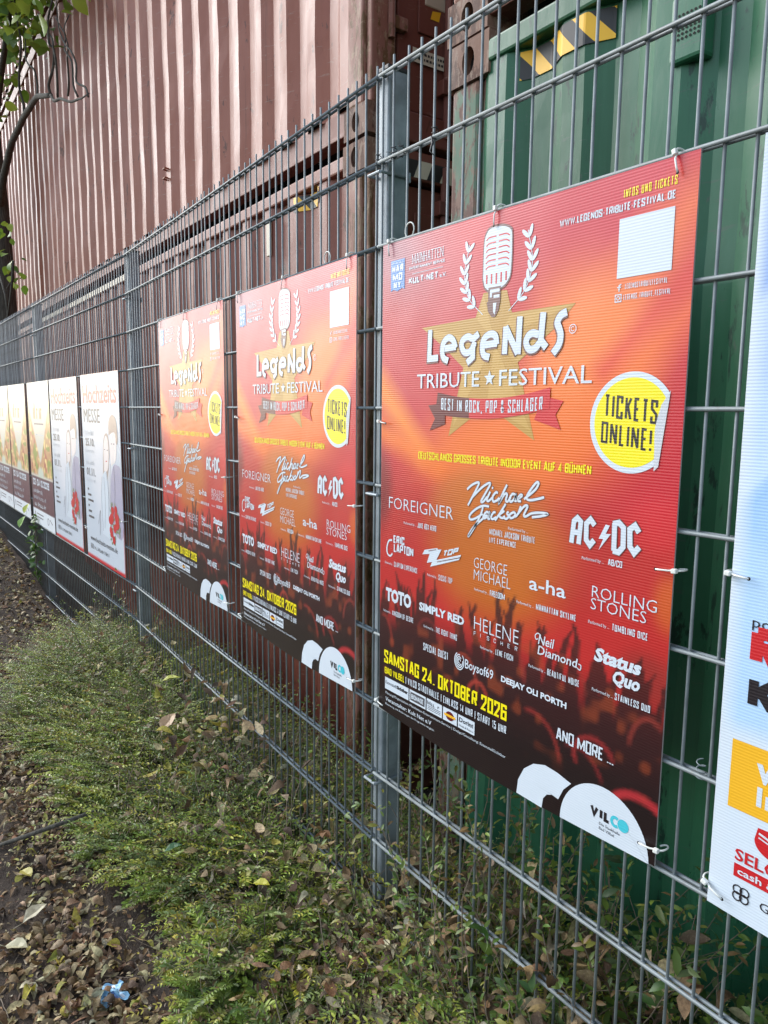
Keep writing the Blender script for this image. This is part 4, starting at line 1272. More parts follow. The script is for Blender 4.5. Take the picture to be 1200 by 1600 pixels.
for x0, nm in names:
    for du, wd in ((.03, 'left'), (.40, 'middle'), (.80, 'right')):
        put_tie(x0 + du, -.004, 1.600, 0, random.uniform(-.25, .25), random.uniform(-.3, .3), 'white cable tie at the top %s of the %s' % (wd, nm))
    for v, wd in ((.76, 'halfway up'), (.02, 'at the bottom of')):
        put_tie(x0 - .004, -.006, .406 + v, 0, -1.45, 0, 'white cable tie %s the left edge of the %s' % (wd, nm))
        put_tie(x0 + PW / 1000 + .006, -.006, .406 + (.53 if v > .5 else .035), 0, 1.5, 0, 'white cable tie %s the right edge of the %s' % (wd, nm))
put_tie(.937, -.006, .40 + .55, 0, -1.5, 0, 'white cable tie halfway up the blue and white poster')
put_tie(.937, -.006, .40 + .035, 0, -1.2, 0, 'knotted white cable tie at the bottom of the blue and white poster')
put_tie(B0 - .150, -.006, .55, 0, 1.5, 0, 'white cable tie on the right edge of the right hand wedding poster')
put_tie(B0 - 1.01, -.006, .40, 0, -1.5, 0, 'white cable tie between the two wedding posters')
# curled loose ends standing above the rod
for x, lab in ((.095, 'curled loose white tie end above the nearest orange poster'), (-.30, 'curled loose white tie end above the middle orange poster')):
    mb = MB(); p, a = fpt(x, -.006, 1.60)
    mb.tube([(p.x + .017 * math.cos(t), p.y - .002, p.z + .016 + .017 * math.sin(t)) for t in np.linspace(4.2, -.9, 14)], .0016, 6)
    tag(mb.build('tie_end', M['tie'], smooth=True), lab, 'cable tie', 'curled tie ends')
# short twists of black wire left on the rods
for i, (x, z, lab) in enumerate(((.176, 1.80, 'dangling black wire twist on the second rod before the green container'), (.02, 1.80, 'black wire twist on the second rod just right of the post'), (-.045, 1.80, 'black wire twist on the post joint at the second rod'),
                             (.05, 1.795, 'thin wire twist between post and green container'), (.905, .6, 'grey wire twist on a lower rod beside the blue poster'), (.0, 1.795, 'fine black wire twist right over the post face'))):
    mb = MB(); rr = random.Random(i); p, a = fpt(x, -.002, z)
    mb.tube([(p.x + .007 * math.cos(t * 1.9), p.y - .008 * math.sin(t * 1.9), p.z - .006 + t * .0035) for t in np.linspace(0, 9, 26)] , .0011, 5)
    if i == 0: mb.tube([(p.x, p.y - .010, p.z), (p.x + .012, p.y - .016, p.z - .018), (p.x + .006, p.y - .018, p.z - .034), (p.x + .018, p.y - .016, p.z - .046)], [.0022, .003, .002, .001], 6)
    tag(mb.build('wire_twist', M['plastic'] if i < 4 else M['wire'], smooth=True), lab, 'wire scrap', 'wire twists on the fence')

# ------------------------------------------------------------------ ground
def ground():
    def axis(c0, c1, step, far):
        a = list(np.arange(c0, c1 + 1e-6, step)); s = step
        lo, hi = [], []
        x = c1
        while x < far: s *= 1.5; x += s; hi.append(x)
        s = step; x = c0
        while x > -far: s *= 1.5; x -= s; lo.append(x)
        return np.array(lo[::-1] + a + hi)
    xs = axis(-9, 2.2, .05, 120); ys = axis(-2.0, 1.0, .05, 120)
    X, Y = np.meshgrid(xs, ys)
    Z = zg(X, Y)
    near = np.exp(-(np.clip(np.abs(X + 2) - 5, 0, None) ** 2) / 8 - np.clip(np.abs(Y) - 1.6, 0, None) ** 2 / 2)
    Z = Z + (vnoise((X + 80) * 1000, (Y + 80) * 1000, 160, 61) - .5) * .03 * near + (vnoise((X + 80) * 1000, (Y + 80) * 1000, 60, 62) - .5) * .016 * near
    n, k = len(xs), len(ys)
    idx = np.arange(n * k).reshape(k, n)
    f = np.stack([idx[:-1, :-1], idx[:-1, 1:], idx[1:, 1:], idx[1:, :-1]], -1).reshape(-1, 4)
    me = bpy.data.meshes.new('ground'); me.from_pydata(np.stack([X, Y, Z], -1).reshape(-1, 3).tolist(), [], f.tolist())
    me.polygons.foreach_set('use_smooth', [True] * len(me.polygons))
    m = mat('dark_soil', (.05, .04, .035), .95, spec=.2)
    nn = N(m)
    a = nn.noise(nn.mapped((1, 1, 1)), 3.0, 6); b = nn.noise(nn.mapped((1, 1, 1)), 55.0, 8, .75); d = nn.noise(nn.mapped((1, 1, 1), loc=(4, 2, 1)), 160.0, 4, .7)
    c = nn.mix(nn.ramp(a, [(.35, BLK), (.7, WHT)]), (.060, .047, .038), (.110, .086, .066))
    c = nn.mix(nn.ramp(b, [(.48, BLK), (.66, WHT)]), c, (.030, .024, .022))
    c = nn.mix(nn.math('MULTIPLY', nn.ramp(d, [(.60, BLK), (.68, WHT)]), .8), c, (.20, .165, .13))
    nn.color(c)
    nn.bump(nn.math('ADD', b, nn.math('MULTIPLY', d, .5)), .8, .02)
    me.materials.append(m)
    o = bpy.data.objects.new('ground', me); COL.objects.link(o)
    return tag(o, kind='structure')
ground()

# ------------------------------------------------------------------ leaves
def leaf_mat(name, rough=.5, trans=.25):
    m = mat(name, (.1, .2, .05), rough, attr='tint', spec=.4)
    t = m.node_tree
    b = t.nodes["Principled BSDF"]; out = t.nodes["Material Output"]
    tr = t.nodes.new("ShaderNodeBsdfTranslucent"); mx = t.nodes.new("ShaderNodeMixShader")
    at = [n for n in t.nodes if n.type == 'ATTRIBUTE'][0]
    t.links.new(at.outputs['Color'], tr.inputs['Color'])
    mx.inputs[0].default_value = trans
    t.links.new(b.outputs[0], mx.inputs[1]); t.links.new(tr.outputs[0], mx.inputs[2]); t.links.new(mx.outputs[0], out.inputs[0])
    return m
M['leaf'] = leaf_mat('green_leaf', .42, .28)
M['dryleaf'] = leaf_mat('dry_leaf', .7, .12)
_n = N(M['dryleaf']); _a = [q for q in _n.t.nodes if q.type == 'ATTRIBUTE'][0].outputs['Color']
_v = _n.noise(_n.mapped((1, 1, 1)), 95.0, 5, .7); _v2 = _n.noise(_n.mapped((1, 1, 1), loc=(3, 2, 1)), 220.0, 3, .6)
_c = _n.mix(_n.math('MULTIPLY', _n.ramp(_v, [(.42, BLK), (.62, WHT)]), .55), _a, (.06, .034, .02))
_n.color(_n.mix(_n.math('MULTIPLY', _n.ramp(_v2, [(.58, BLK), (.7, WHT)]), .35), _c, (.34, .27, .17))); _n.bump(_v, .6, .006)
M['twig'] = mat('grey_brown_twig', (.085, .065, .05), .85)
M['bark'] = mat('dark_bark', (.06, .055, .045), .9)
_n = N(M['bark']); _v = _n.noise(_n.mapped((18, 18, 3)), 3.0, 6, .7)
_n.color(_n.ramp(_v, [(.35, (.028, .026, .022)), (.7, (.105, .10, .082))])); _n.bump(_v, .7, .02)

def unit(a): return a / np.maximum(np.linalg.norm(a, axis=-1, keepdims=True), 1e-9)
def rand_unit(n): return unit(RNG.normal(size=(n, 3)))

LEAF4 = [(0, 0), (.28, .46), (.68, .44), (1, 0)]
LEAF6 = [(0, 0), (.12, .30), (.32, .5), (.56, .48), (.80, .26), (1, 0)]
def leaves(name, base, d, nrm, ln, wd, tint, m, fold=.25, curl=.15, parent=None, shape=LEAF4):
    """base: stalk points, d: direction, nrm: upper side; every leaf two folded, curled blades"""
    n = len(base)
    d = unit(d); s = unit(np.cross(d, nrm)); u = np.cross(s, d)
    ln = np.asarray(ln)[:, None]; wd = np.asarray(wd)[:, None]
    fo = np.asarray(fold) if np.ndim(fold) else np.full(n, fold); cu = np.asarray(curl) if np.ndim(curl) else np.full(n, curl)
    fo = fo[:, None]; cu = cu[:, None]
    def P(t, w):
        off = cu * ln * (-(t - .35) ** 2 * 1.6 + .2)
        return base + d * ln * t + u * (off + fo * np.abs(w) * wd) + s * wd * w
    pts = [P(t, 0) for t, w in shape] + [P(t, w) for t, w in shape[1:-1]] + [P(t, -w) for t, w in shape[1:-1]]
    pts = np.stack(pts, 1)
    c = len(shape); e = c - 2; nv = c + 2 * e
    fc = []
    for sd in (0, 1):
        o = c + sd * e
        q = [(0, 1, o)] + [r for i in range(e - 1) for r in ((1 + i, 2 + i, o + i + 1), (1 + i, o + i + 1, o + i))] + [(e, e + 1, o + e - 1)]
        fc += q if sd else [r[::-1] for r in q]
    fc = np.array(fc)
    co = pts.reshape(-1, 3)
    F = (np.arange(n)[:, None, None] * nv + fc[None]).reshape(-1, 3)
    me = bpy.data.meshes.new(name)
    me.vertices.add(len(co)); me.vertices.foreach_set('co', co.ravel())
    me.loops.add(F.size); me.loops.foreach_set('vertex_index', F.ravel().astype(np.int32))
    me.polygons.add(len(F)); me.polygons.foreach_set('loop_start', np.arange(0, F.size, 3, dtype=np.int32))
    me.update(calc_edges=True); me.validate()
    at = me.color_attributes.new('tint', 'FLOAT_COLOR', 'POINT')
    c4 = np.ones((n, nv, 4)); c4[:, :, :3] = tint[:, None, :]
    at.data.foreach_set('color', c4.ravel())
    me.polygons.foreach_set('use_smooth', np.ones(len(me.polygons), bool))
    me.materials.append(m)
    o = bpy.data.objects.new(name, me); COL.objects.link(o)
    if parent is not None: o.parent = parent
    return o

# height of the low shrub cover above the soil
def cover_h(x, y):
    x = np.asarray(x, float); y = np.asarray(y, float)
    edge = -.56 - .05 * np.exp(-((x + .65) / .35) ** 2) - .07 * np.sin(x * 2.3) - .06 * np.sin(x * 5.1 + 1)            # front edge
    edge = np.where(x < -1.9, edge + .16 * np.clip(-1.9 - x, 0, 2), edge)
    inside = np.clip((y - edge) / .16, 0, 1)
    endl = np.clip((x + 3.75) / .5, 0, 1)
    back = np.clip((.75 - y) / .4, 0, 1)
    h = .20 + .17 * np.exp(-((x + 1.55) / 1.0) ** 2) * np.clip(1 - np.abs(y + .1) / .5, 0, 1) + .16 * np.exp(-((x + 2.75) / .55) ** 2)
    h = h + .15 * np.clip((x + 2.3) / .5, 0, 1) * np.clip((-.05 - x) / .3, 0, 1) * np.clip(1 - np.abs(y + .02) / .30, 0, 1)
    h = h + .09 * np.clip((x + .05) / .2, 0, 1) * np.clip((y + .45) / .3, 0, 1)
    h = h + .07 * (vnoise((x + 50) * 1000, (y + 50) * 1000, 230, 41) - .5) * 2 + .06 * (vnoise((x + 50) * 1000, (y + 50) * 1000, 110, 42) - .5) * 2
    h = h - .08 * np.exp(-((x - .35) / .45) ** 2) * (y < .15)
    h = h + (.10 + .17 * np.clip((x + .15) / .3, 0, 1)) * np.clip((y + .12) / .2, 0, 1)
    return np.clip(h, .05, 1) * inside * endl * back

GREENS = np.array([(.180, .265, .045), (.225, .310, .055), (.290, .360, .062), (.120, .195, .050), (.200, .270, .090), (.340, .375, .075), (.150, .210, .080)])
DRYS = np.array([(.190, .120, .055), (.280, .190, .090), (.400, .310, .170), (.120, .072, .036), (.500, .420, .260), (.340, .245, .115), (.080, .052, .032), (.230, .125, .058), (.430, .370, .190)])
def pick(pal, n, jit=.22):
    c = pal[RNG.integers(0, len(pal), n)]
    return c * (1 + (RNG.random((n, 1)) - .5) * 2 * jit) * (1 + (RNG.random((n, 3)) - .5) * jit * .5)

def ground_cover():
    n0 = 20000
    x = RNG.uniform(-4.3, 1.5, n0 * 3); y = RNG.uniform(-.75, .62, n0 * 3)
    h = cover_h(x, y)
    patch = vnoise((x + 50) * 1000, (y + 50) * 1000, 180, 55)
    # bare, dry hollows between the greener mats
    dry = np.exp(-((x - .18) / .34) ** 2 - ((y + .13) / .17) ** 2) + .55 * np.exp(-((x + .95) / .3) ** 2 - ((y + .02) / .2) ** 2) + .5 * np.exp(-((x - .65) / .3) ** 2 - ((y + .05) / .2) ** 2)
    keep = (h > .05) & (RNG.random(len(x)) < np.clip(.42 + 1.25 * patch - .8 * dry, .08, 1))
    x, y, h = x[keep][:n0], y[keep][:n0], h[keep][:n0]
    n = len(x)
    z = zg(x, y)
    # each sprig: arching stem whose leafy upper part shows
    az = RNG.uniform(0, 2 * np.pi, n)
    lean = RNG.uniform(.25, 1.30, n)
    L = np.clip(h * RNG.uniform(.75, 1.35, n), .07, .55)
    up = np.stack([np.cos(az) * np.sin(lean), np.sin(az) * np.sin(lean), np.cos(lean)], -1)
    out = np.stack([np.cos(az), np.sin(az), -.10 * np.ones(n)], -1)
    base = np.stack([x, y, z], -1)
    K = 17
    bs, ds, ns, ls, ws, ts = [], [], [], [], [], []
    hue = pick(GREENS, n, .25)
    yel = RNG.random(n) < .10
    hue[yel] = pick(np.array([(.38, .36, .05), (.32, .33, .06), (.42, .38, .08)]), yel.sum())
    gray = RNG.random(n) < .14
    hue[gray] = pick(np.array([(.20, .18, .09), (.23, .17, .10), (.16, .16, .10)]), gray.sum())
    stem_pts = []
    size = RNG.uniform(.013, .028, n)
    for k in range(9):
        t = k / 8
        stem_pts.append(base + up * L[:, None] * (t - .30 * t * t) + out * L[:, None] * (.34 * t * t))
    for k in range(K):
        t = .34 + .66 * k / (K - 1)
        p = base + up * L[:, None] * (t - .30 * t * t) + out * L[:, None] * (.34 * t * t)
        tg = unit(up * (1 - .6 * t) + out * (.68 * t))
        side = unit(np.cross(tg, np.array([0, 0, 1.0]) + .25 * rand_unit(n)))
        for sg in (-1, 1):
            if k == K - 1 and sg == 1: continue
            live = RNG.random(n) < .86
            dd = unit(side * sg * .9 + tg * (.75 if k < K - 1 else 2.5) + .13 * rand_unit(n))
            ln = size * RNG.uniform(.8, 1.15, n) * (1 - .45 * (k / K) ** 2)
            tt = hue * (1 + (RNG.random((n, 1)) - .5) * .5)
            tip = .80 + .45 * (k / K)
            tt = tt * np.array([tip, tip, 1.0])
            od = RNG.random(n) < .06
            tt[od] = pick(DRYS, od.sum())
            bs.append(p[live]); ds.append(dd[live]); ns.append(unit(np.array([0, 0, 1.0]) + .5 * rand_unit(n))[live]); ls.append(ln[live]); ws.append((ln * RNG.uniform(.26, .38, n))[live]); ts.append(tt[live])
    # the fence itself passes through: keep leaf blades off the wire plane
    o = leaves('ground_cover', np.concatenate(bs), np.concatenate(ds), np.concatenate(ns), np.concatenate(ls), np.concatenate(ws), np.clip(np.concatenate(ts), .01, .6), M['leaf'], .3, .12)
    tag(o, 'low small leaved evergreen shrubs spreading along the foot of the fence', 'ground cover', kind='stuff')
    # stems as thin three-sided sticks
    sel = RNG.random(n) < .55
    sp = np.stack([q[sel] for q in stem_pts], 1)
    r = RNG.uniform(.0007, .0016, sp.shape[0])
    return sp, r
def sticks(name, sp, r, m, parent=None):
    n, k = sp.shape[:2]
    co = []
    for j in range(3):
        a = 2 * np.pi * j / 3
        off = np.array([math.cos(a), math.sin(a), 0])
        taper = np.linspace(1, .45, k)
        co.append(sp + off * (r[:, None] * taper)[..., None])
    co = np.stack(co, 2)                              # n,k,3,3
    idx = np.arange(n * k * 3).reshape(n, k, 3)
    F = []
    for j in range(3):
        q = np.stack([idx[:, :-1, j], idx[:, :-1, (j + 1) % 3], idx[:, 1:, (j + 1) % 3], idx[:, 1:, j]], -1).reshape(-1, 4)
        F.append(q)
    F = np.concatenate(F)
    me = bpy.data.meshes.new(name)
    me.vertices.add(n * k * 3); me.vertices.foreach_set('co', co.ravel())
    me.loops.add(F.size); me.loops.foreach_set('vertex_index', F.ravel().astype(np.int32))
    me.polygons.add(len(F)); me.polygons.foreach_set('loop_start', np.arange(0, F.size, 4, dtype=np.int32))
    me.update(calc_edges=True)
    me.materials.append(m)
    o = bpy.data.objects.new(name, me); COL.objects.link(o)
    if parent is not None: o.parent = parent
    return o
_sp, _r0 = ground_cover()
# bare dead twigs standing and lying in the dry hollows
def dead_twigs():
    n = 900
    x = np.concatenate([RNG.normal(.25, .35, 420), RNG.normal(-.9, .35, 160), RNG.uniform(-3.4, 1.3, 320)]); y = np.concatenate([RNG.normal(-.08, .16, 420), RNG.normal(-.02, .2, 160), RNG.uniform(-.5, .5, 320)])
    h = cover_h(x, y); k = h > .03; x, y, h = x[k], y[k], h[k]; n = len(x)
    b = np.stack([x, y, zg(x, y)], -1); az = RNG.uniform(0, 6.28, n); le = RNG.uniform(.1, 1.3, n)
    d = np.stack([np.cos(az) * np.sin(le), np.sin(az) * np.sin(le), np.cos(le)], -1)
    L = np.clip(h * RNG.uniform(.8, 1.5, n), .08, .5)
    pts = []; p = b.copy(); dd = d.copy()
    for i in range(9):
        pts.append(p.copy()); dd = unit(dd + .22 * rand_unit(n)); p = p + dd * (L / 8)[:, None]
    return np.stack(pts, 1), RNG.uniform(.0010, .0028, n)
_sp2, _r2 = dead_twigs()
def lying_twigs():
    n = 700; x = RNG.uniform(-3.5, .5, n); y = np.concatenate([RNG.uniform(-1.3, -.5, 450), RNG.uniform(-.6, .1, 250)]); L = RNG.uniform(.03, .16, n); az = RNG.uniform(0, 6.28, n)
    p = np.stack([x, y, zg(x, y) + .012 + .8 * cover_h(x, y)], -1); d = np.stack([np.cos(az), np.sin(az), RNG.normal(0, .12, n)], -1); pts = []
    for i in range(9):
        pts.append(p.copy()); d = unit(d + .10 * rand_unit(n)); p = p + d * (L / 8)[:, None]
    return np.stack(pts, 1), RNG.uniform(.0007, .0022, n)
_sp3, _r3 = lying_twigs()
M['twig'] = mat('grey_tan_twig', (.17, .135, .10), .85)
_o = sticks('dry_twigs', np.concatenate([_sp, _sp2, _sp3]), np.concatenate([_r0, _r2, _r3]), M['twig'])
tag(_o, 'thin grey brown twigs among the low shrubs', 'twigs', kind='stuff')

# ------------------------------------------------------------------ fallen leaves
def litter():
    P_, S_ = [], []
    def add(x, y, top, size):
        z = zg(x, y) + np.where(top, np.maximum(cover_h(x, y) * RNG.uniform(.55, .95, len(x)), 0), 0) + RNG.uniform(.003, .022, len(x))
        P_.append(np.stack([x, y, z], -1)); S_.append(RNG.uniform(*size, len(x)))
    n = 2500; x = RNG.uniform(-2.4, .35, n); y = -.64 - .14 * RNG.random(n) + RNG.normal(0, .085, n) + np.where(x > -.9, .0, .08); add(x, y, False, (.014, .046))
    n = 650; x = RNG.uniform(-2.0, .35, n); y = RNG.uniform(-1.5, -.62, n); k = vnoise((x + 50) * 1000, (y + 50) * 1000, 260, 71) > .44; add(x[k], y[k], False, (.016, .05))
    n = 240; x = RNG.uniform(-.75, .3, n); y = RNG.normal(-.80, .10, n); add(x, y, False, (.025, .062))
    n = 2600; x = -3.0 - 6.5 * RNG.random(n) ** 1.1; y = .03 - .62 * RNG.random(n) ** 1.2; add(x, y, False, (.022, .06))
    n = 700; x = RNG.uniform(-9, -1.5, n); y = RNG.uniform(-1.6, -.4, n); add(x, y, False, (.025, .06))
    n = 560; x = RNG.uniform(-3.5, 1.2, n); y = RNG.uniform(-.6, .5, n); k = cover_h(x, y) > .04; add(x[k], y[k], True, (.018, .05))
    n = 280; x = RNG.normal(.22, .36, n); y = RNG.normal(-.12, .16, n); add(x, y, True, (.020, .050))
    n = 150; x = RNG.normal(-.95, .25, n); y = RNG.normal(-.02, .16, n); add(x, y, True, (.035, .08))
    n = 300; x = RNG.normal(.12, .20, n); y = RNG.normal(-.10, .10, n); add(x, y, True, (.022, .058))
    n = 160; x = RNG.normal(.75, .22, n); y = RNG.normal(.10, .14, n); add(x, y, True, (.03, .07))
    # crumbs and scraps
    n = 9000; x = RNG.uniform(-3.2, .5, n); y = RNG.uniform(-1.5, -.45, n); add(x, y, False, (.004, .016))
    n = 5000; x = -3 - 6 * RNG.random(n); y = RNG.uniform(-1.5, .0, n); add(x, y, False, (.006, .02))
    b = np.concatenate(P_); s = np.concatenate(S_); n = len(b)
    az = RNG.uniform(0, 6.28, n)
    d = np.stack([np.cos(az), np.sin(az), RNG.normal(0, .26, n)], -1)
    nr = unit(np.array([0, 0, 1.0]) + .55 * rand_unit(n))
    c = pick(DRYS, n, .40)
    pale = RNG.random(n) < .09; c[pale] = pick(np.array([(.42, .36, .22), (.40, .38, .26), (.36, .30, .16)]), pale.sum())
    ye = RNG.random(n) < .06; c[ye] = pick(np.array([(.42, .36, .05), (.34, .34, .06)]), ye.sum())
    o = leaves('leaf_litter', b, d, nr, s, s * RNG.uniform(.30, .66, n), np.clip(c, .02, .6), M['dryleaf'], RNG.uniform(-.4, 1.1, n), RNG.uniform(-.9, 1.5, n), shape=LEAF6)
    tag(o, 'brown and tan fallen leaves strewn over soil and shrubs', 'fallen leaves', kind='stuff')
litter()

def big_leaf(x, y, dz, ln, az, col, label, tilt=.2, wd=.62, lobes=False, name='fallen_leaf', group='single fallen leaves'):
    mb = MB(); z = float(zg(x, y)) + dz
    ou = [(0, 0), (.18, .20), (.36, .42), (.58, .46), (.80, .30), (1, 0)] if not lobes else [(0, 0), (.06, .30), (.02, .52), (.30, .44), (.46, .62), (.62, .40), (.78, .34), (1, 0)]
    n = 6
    C0 = Vector((x, y, z)); D = Vector((math.cos(az), math.sin(az), tilt)).normalized(); Sd = D.cross(Vector((0, 0, 1))).normalized(); U = Sd.cross(D)
    P = lambda t, w: (C0 + D * ln * t + Sd * ln * wd * w + U * ln * (.22 * abs(w) - .25 * (t - .4) ** 2 + .03 * math.sin(9 * t + 5 * w)))[:]
    rows = []
    for t, w in ou: rows.append([P(t, 0), P(t, w * .55), P(t, w), P(t, -w * .55), P(t, -w)])
    for a, b in zip(rows[:-1], rows[1:]):
        for i, j in ((0, 1), (1, 2), (0, 3), (3, 4)): mb.add([a[i], b[i], b[j], a[j]], [(0, 1, 2, 3)])
    mb.tube([P(0, 0), (C0 - D * ln * .35 + U * .004)[:]], [.0012, .0008], 5)
    m = mat(name + '_skin', col, .55)
    q = N(m); v = q.noise(q.mapped((1, 1, 1)), 60, 5, .7)
    q.color(q.mix(q.ramp(v, [(.5, BLK), (.75, WHT)]), col, tuple(k * .55 for k in col)))
    tag(mb.build(name, m, smooth=True), label, 'leaf', group)
big_leaf(-.22, -.29, .25, .055, .6, (.42, .40, .03), 'bright yellow fallen leaf lying on the low shrubs near the bottom edge')
big_leaf(-.62, -.41, .18, .060, 1.2, (.015, .09, .022), 'dark green broad leaf among the small leaved shrubs', .35)
big_leaf(-1.05, -.76, .03, .070, .3, (.34, .30, .05), 'yellow and brown leaf at the edge of the dark soil', .15)
big_leaf(-1.20, -.22, .30, .105, 2.2, (.42, .29, .17), 'large curled tan leaf on top of the shrub mat', .5)
big_leaf(-.78, -.80, .03, .085, 2.0, (.40, .37, .25), 'pale cream fallen leaf on the soil beside the path', .2)
big_leaf(-.70, -.86, .03, .080, .7, (.38, .36, .22), 'second pale leaf overlapping others near the left edge', .2)
big_leaf(-1.55, -.10, .36, .085, 1.0, (.40, .42, .05), 'yellow green leaf caught in the shrubs below the middle poster', .3)
big_leaf(-2.75, -.45, .03, .09, .2, (.36, .40, .06), 'yellow green leaf on the soil left of the shrubs', .1)

# crumpled blue wrapper
mb = MB(); nn_ = 9
for i in range(nn_):
    for j in range(nn_):
        a, b = i / (nn_ - 1), j / (nn_ - 1)
        x = -.345 + a * .07 + .008 * math.sin(7 * b + 2); y = -.685 + b * .055 + .007 * math.sin(8 * a)
        mb.v.append((x, y, float(zg(x, y)) + .020 + .008 * math.sin(6 * a + 2 * b) * math.cos(5 * b) + .004 * math.sin(13 * a - 9 * b)))
for i in range(nn_ - 1):
    for j in range(nn_ - 1):
        q = i * nn_ + j; mb.f.append((q, q + nn_, q + nn_ + 1, q + 1)); mb.mi.append(2 if (i + 2 * j) % 9 == 0 else (1 if j in (3, 4) and i % 2 else 0))
tag(mb.build('wrapper', [mat('blue_wrapper', lin((128, 176, 206)), .5), mat('navy_wrapper', lin((70, 100, 150)), .5), M['pw']]), 'crumpled light blue wrapper lying in the leaf litter', 'wrapper')
# dark bent stick
mb = MB()
mb.tube([(x, y, float(zg(x, y)) + h) for x, y, h in ((-1.28, -.80, .01), (-1.20, -.72, .05), (-1.12, -.62, .09), (-1.08, -.52, .11), (-1.08, -.44, .10))], [.007, .008, .008, .007, .005], 7)
tag(mb.build('stick', M['bark'], smooth=True), 'dark bent stick poking out of the shrub edge over the soil', 'stick')

# ------------------------------------------------------------------ bushes behind the fence
def bush(cx, cy, rx, ry, h, nst, ll, label, seed, pal, group='bushes behind the fence'):
    r = np.random.default_rng(seed)
    root = empty('bush', (0, 0, 0)); tag(root, label, 'bush', group)
    bs, ds, ts, ls = [], [], [], []; st = []
    for i in range(nst):
        x = cx + r.uniform(-rx, rx); y = cy + r.uniform(-ry, ry); z = float(zg(x, y))
        d = np.array([r.normal(0, .25), r.normal(-.05, .22), 1.0]); hh = h * r.uniform(.55, 1.05)
        p = np.array([x, y, z]); row = []
        for k in range(9):
            row.append(p.copy()); d = unit(d + r.normal(0, .13, 3)); p = p + d * hh / 8
            if k >= 2:
                for q in range(4):
                    v = unit(r.normal(0, 1, 3) * np.array([1, 1, .5]) + d * .5)
                    bs.append(p - d * r.uniform(0, hh / 8)); ds.append(v); ls.append(ll * r.uniform(.6, 1.15)); ts.append(pal[r.integers(len(pal))] * r.uniform(.7, 1.3))
        st.append(np.array(row))
    bs, ds, ts, ls = map(np.array, (bs, ds, ts, ls))
    leaves('foliage', bs, ds, unit(np.array([0, -.3, 1.0]) + .4 * r.normal(0, 1, (len(bs), 3))), ls, ls * .36, ts, M['leaf'], .25, .2, root)
    sticks('stem', np.array(st), np.full(nst, .0025), M['twig'], root)
PAL2 = np.array([(.045, .105, .022), (.07, .14, .03), (.11, .17, .03), (.05, .09, .03), (.09, .13, .05)])
PAL3 = np.array([(.10, .18, .035), (.16, .23, .04), (.24, .24, .05), (.08, .13, .035), (.22, .14, .06), (.14, .20, .05)])
bush(.30, .20, .34, .13, .74, 110, .028, 'leafy bush between post and green container, under the nearest poster', 1, PAL3)
bush(.95, .22, .32, .13, .66, 95, .042, 'dark green long leaved bush behind the fence under the blue poster', 2, PAL2)
bush(1.5, .2, .28, .12, .62, 50, .045, 'dark bush behind the fence at the right picture edge', 3, PAL2)
bush(-.42, .27, .28, .13, .58, 60, .026, 'small leaved bush behind the fence left of the nearest post', 4, PAL3)
bush(-1.05, .30, .35, .12, .52, 60, .024, 'sparse bush in front of the red container wall', 5, PAL3)

bush(.32, -.05, .24, .035, .56, 22, .022, 'loose twiggy shrub with sparse small leaves growing up against the mesh right of the post', 6, PAL3, 'shrubs growing through the mesh')
bush(-.75, -.07, .30, .04, .50, 26, .020, 'loose shrub with upright sprigs against the mesh below the middle orange poster', 7, PAL3, 'shrubs growing through the mesh')
bush(-2.35, -.10, .30, .05, .62, 26, .022, 'taller shrub sprigs in front of the mesh below the farthest orange poster', 8, PAL3, 'shrubs growing through the mesh')
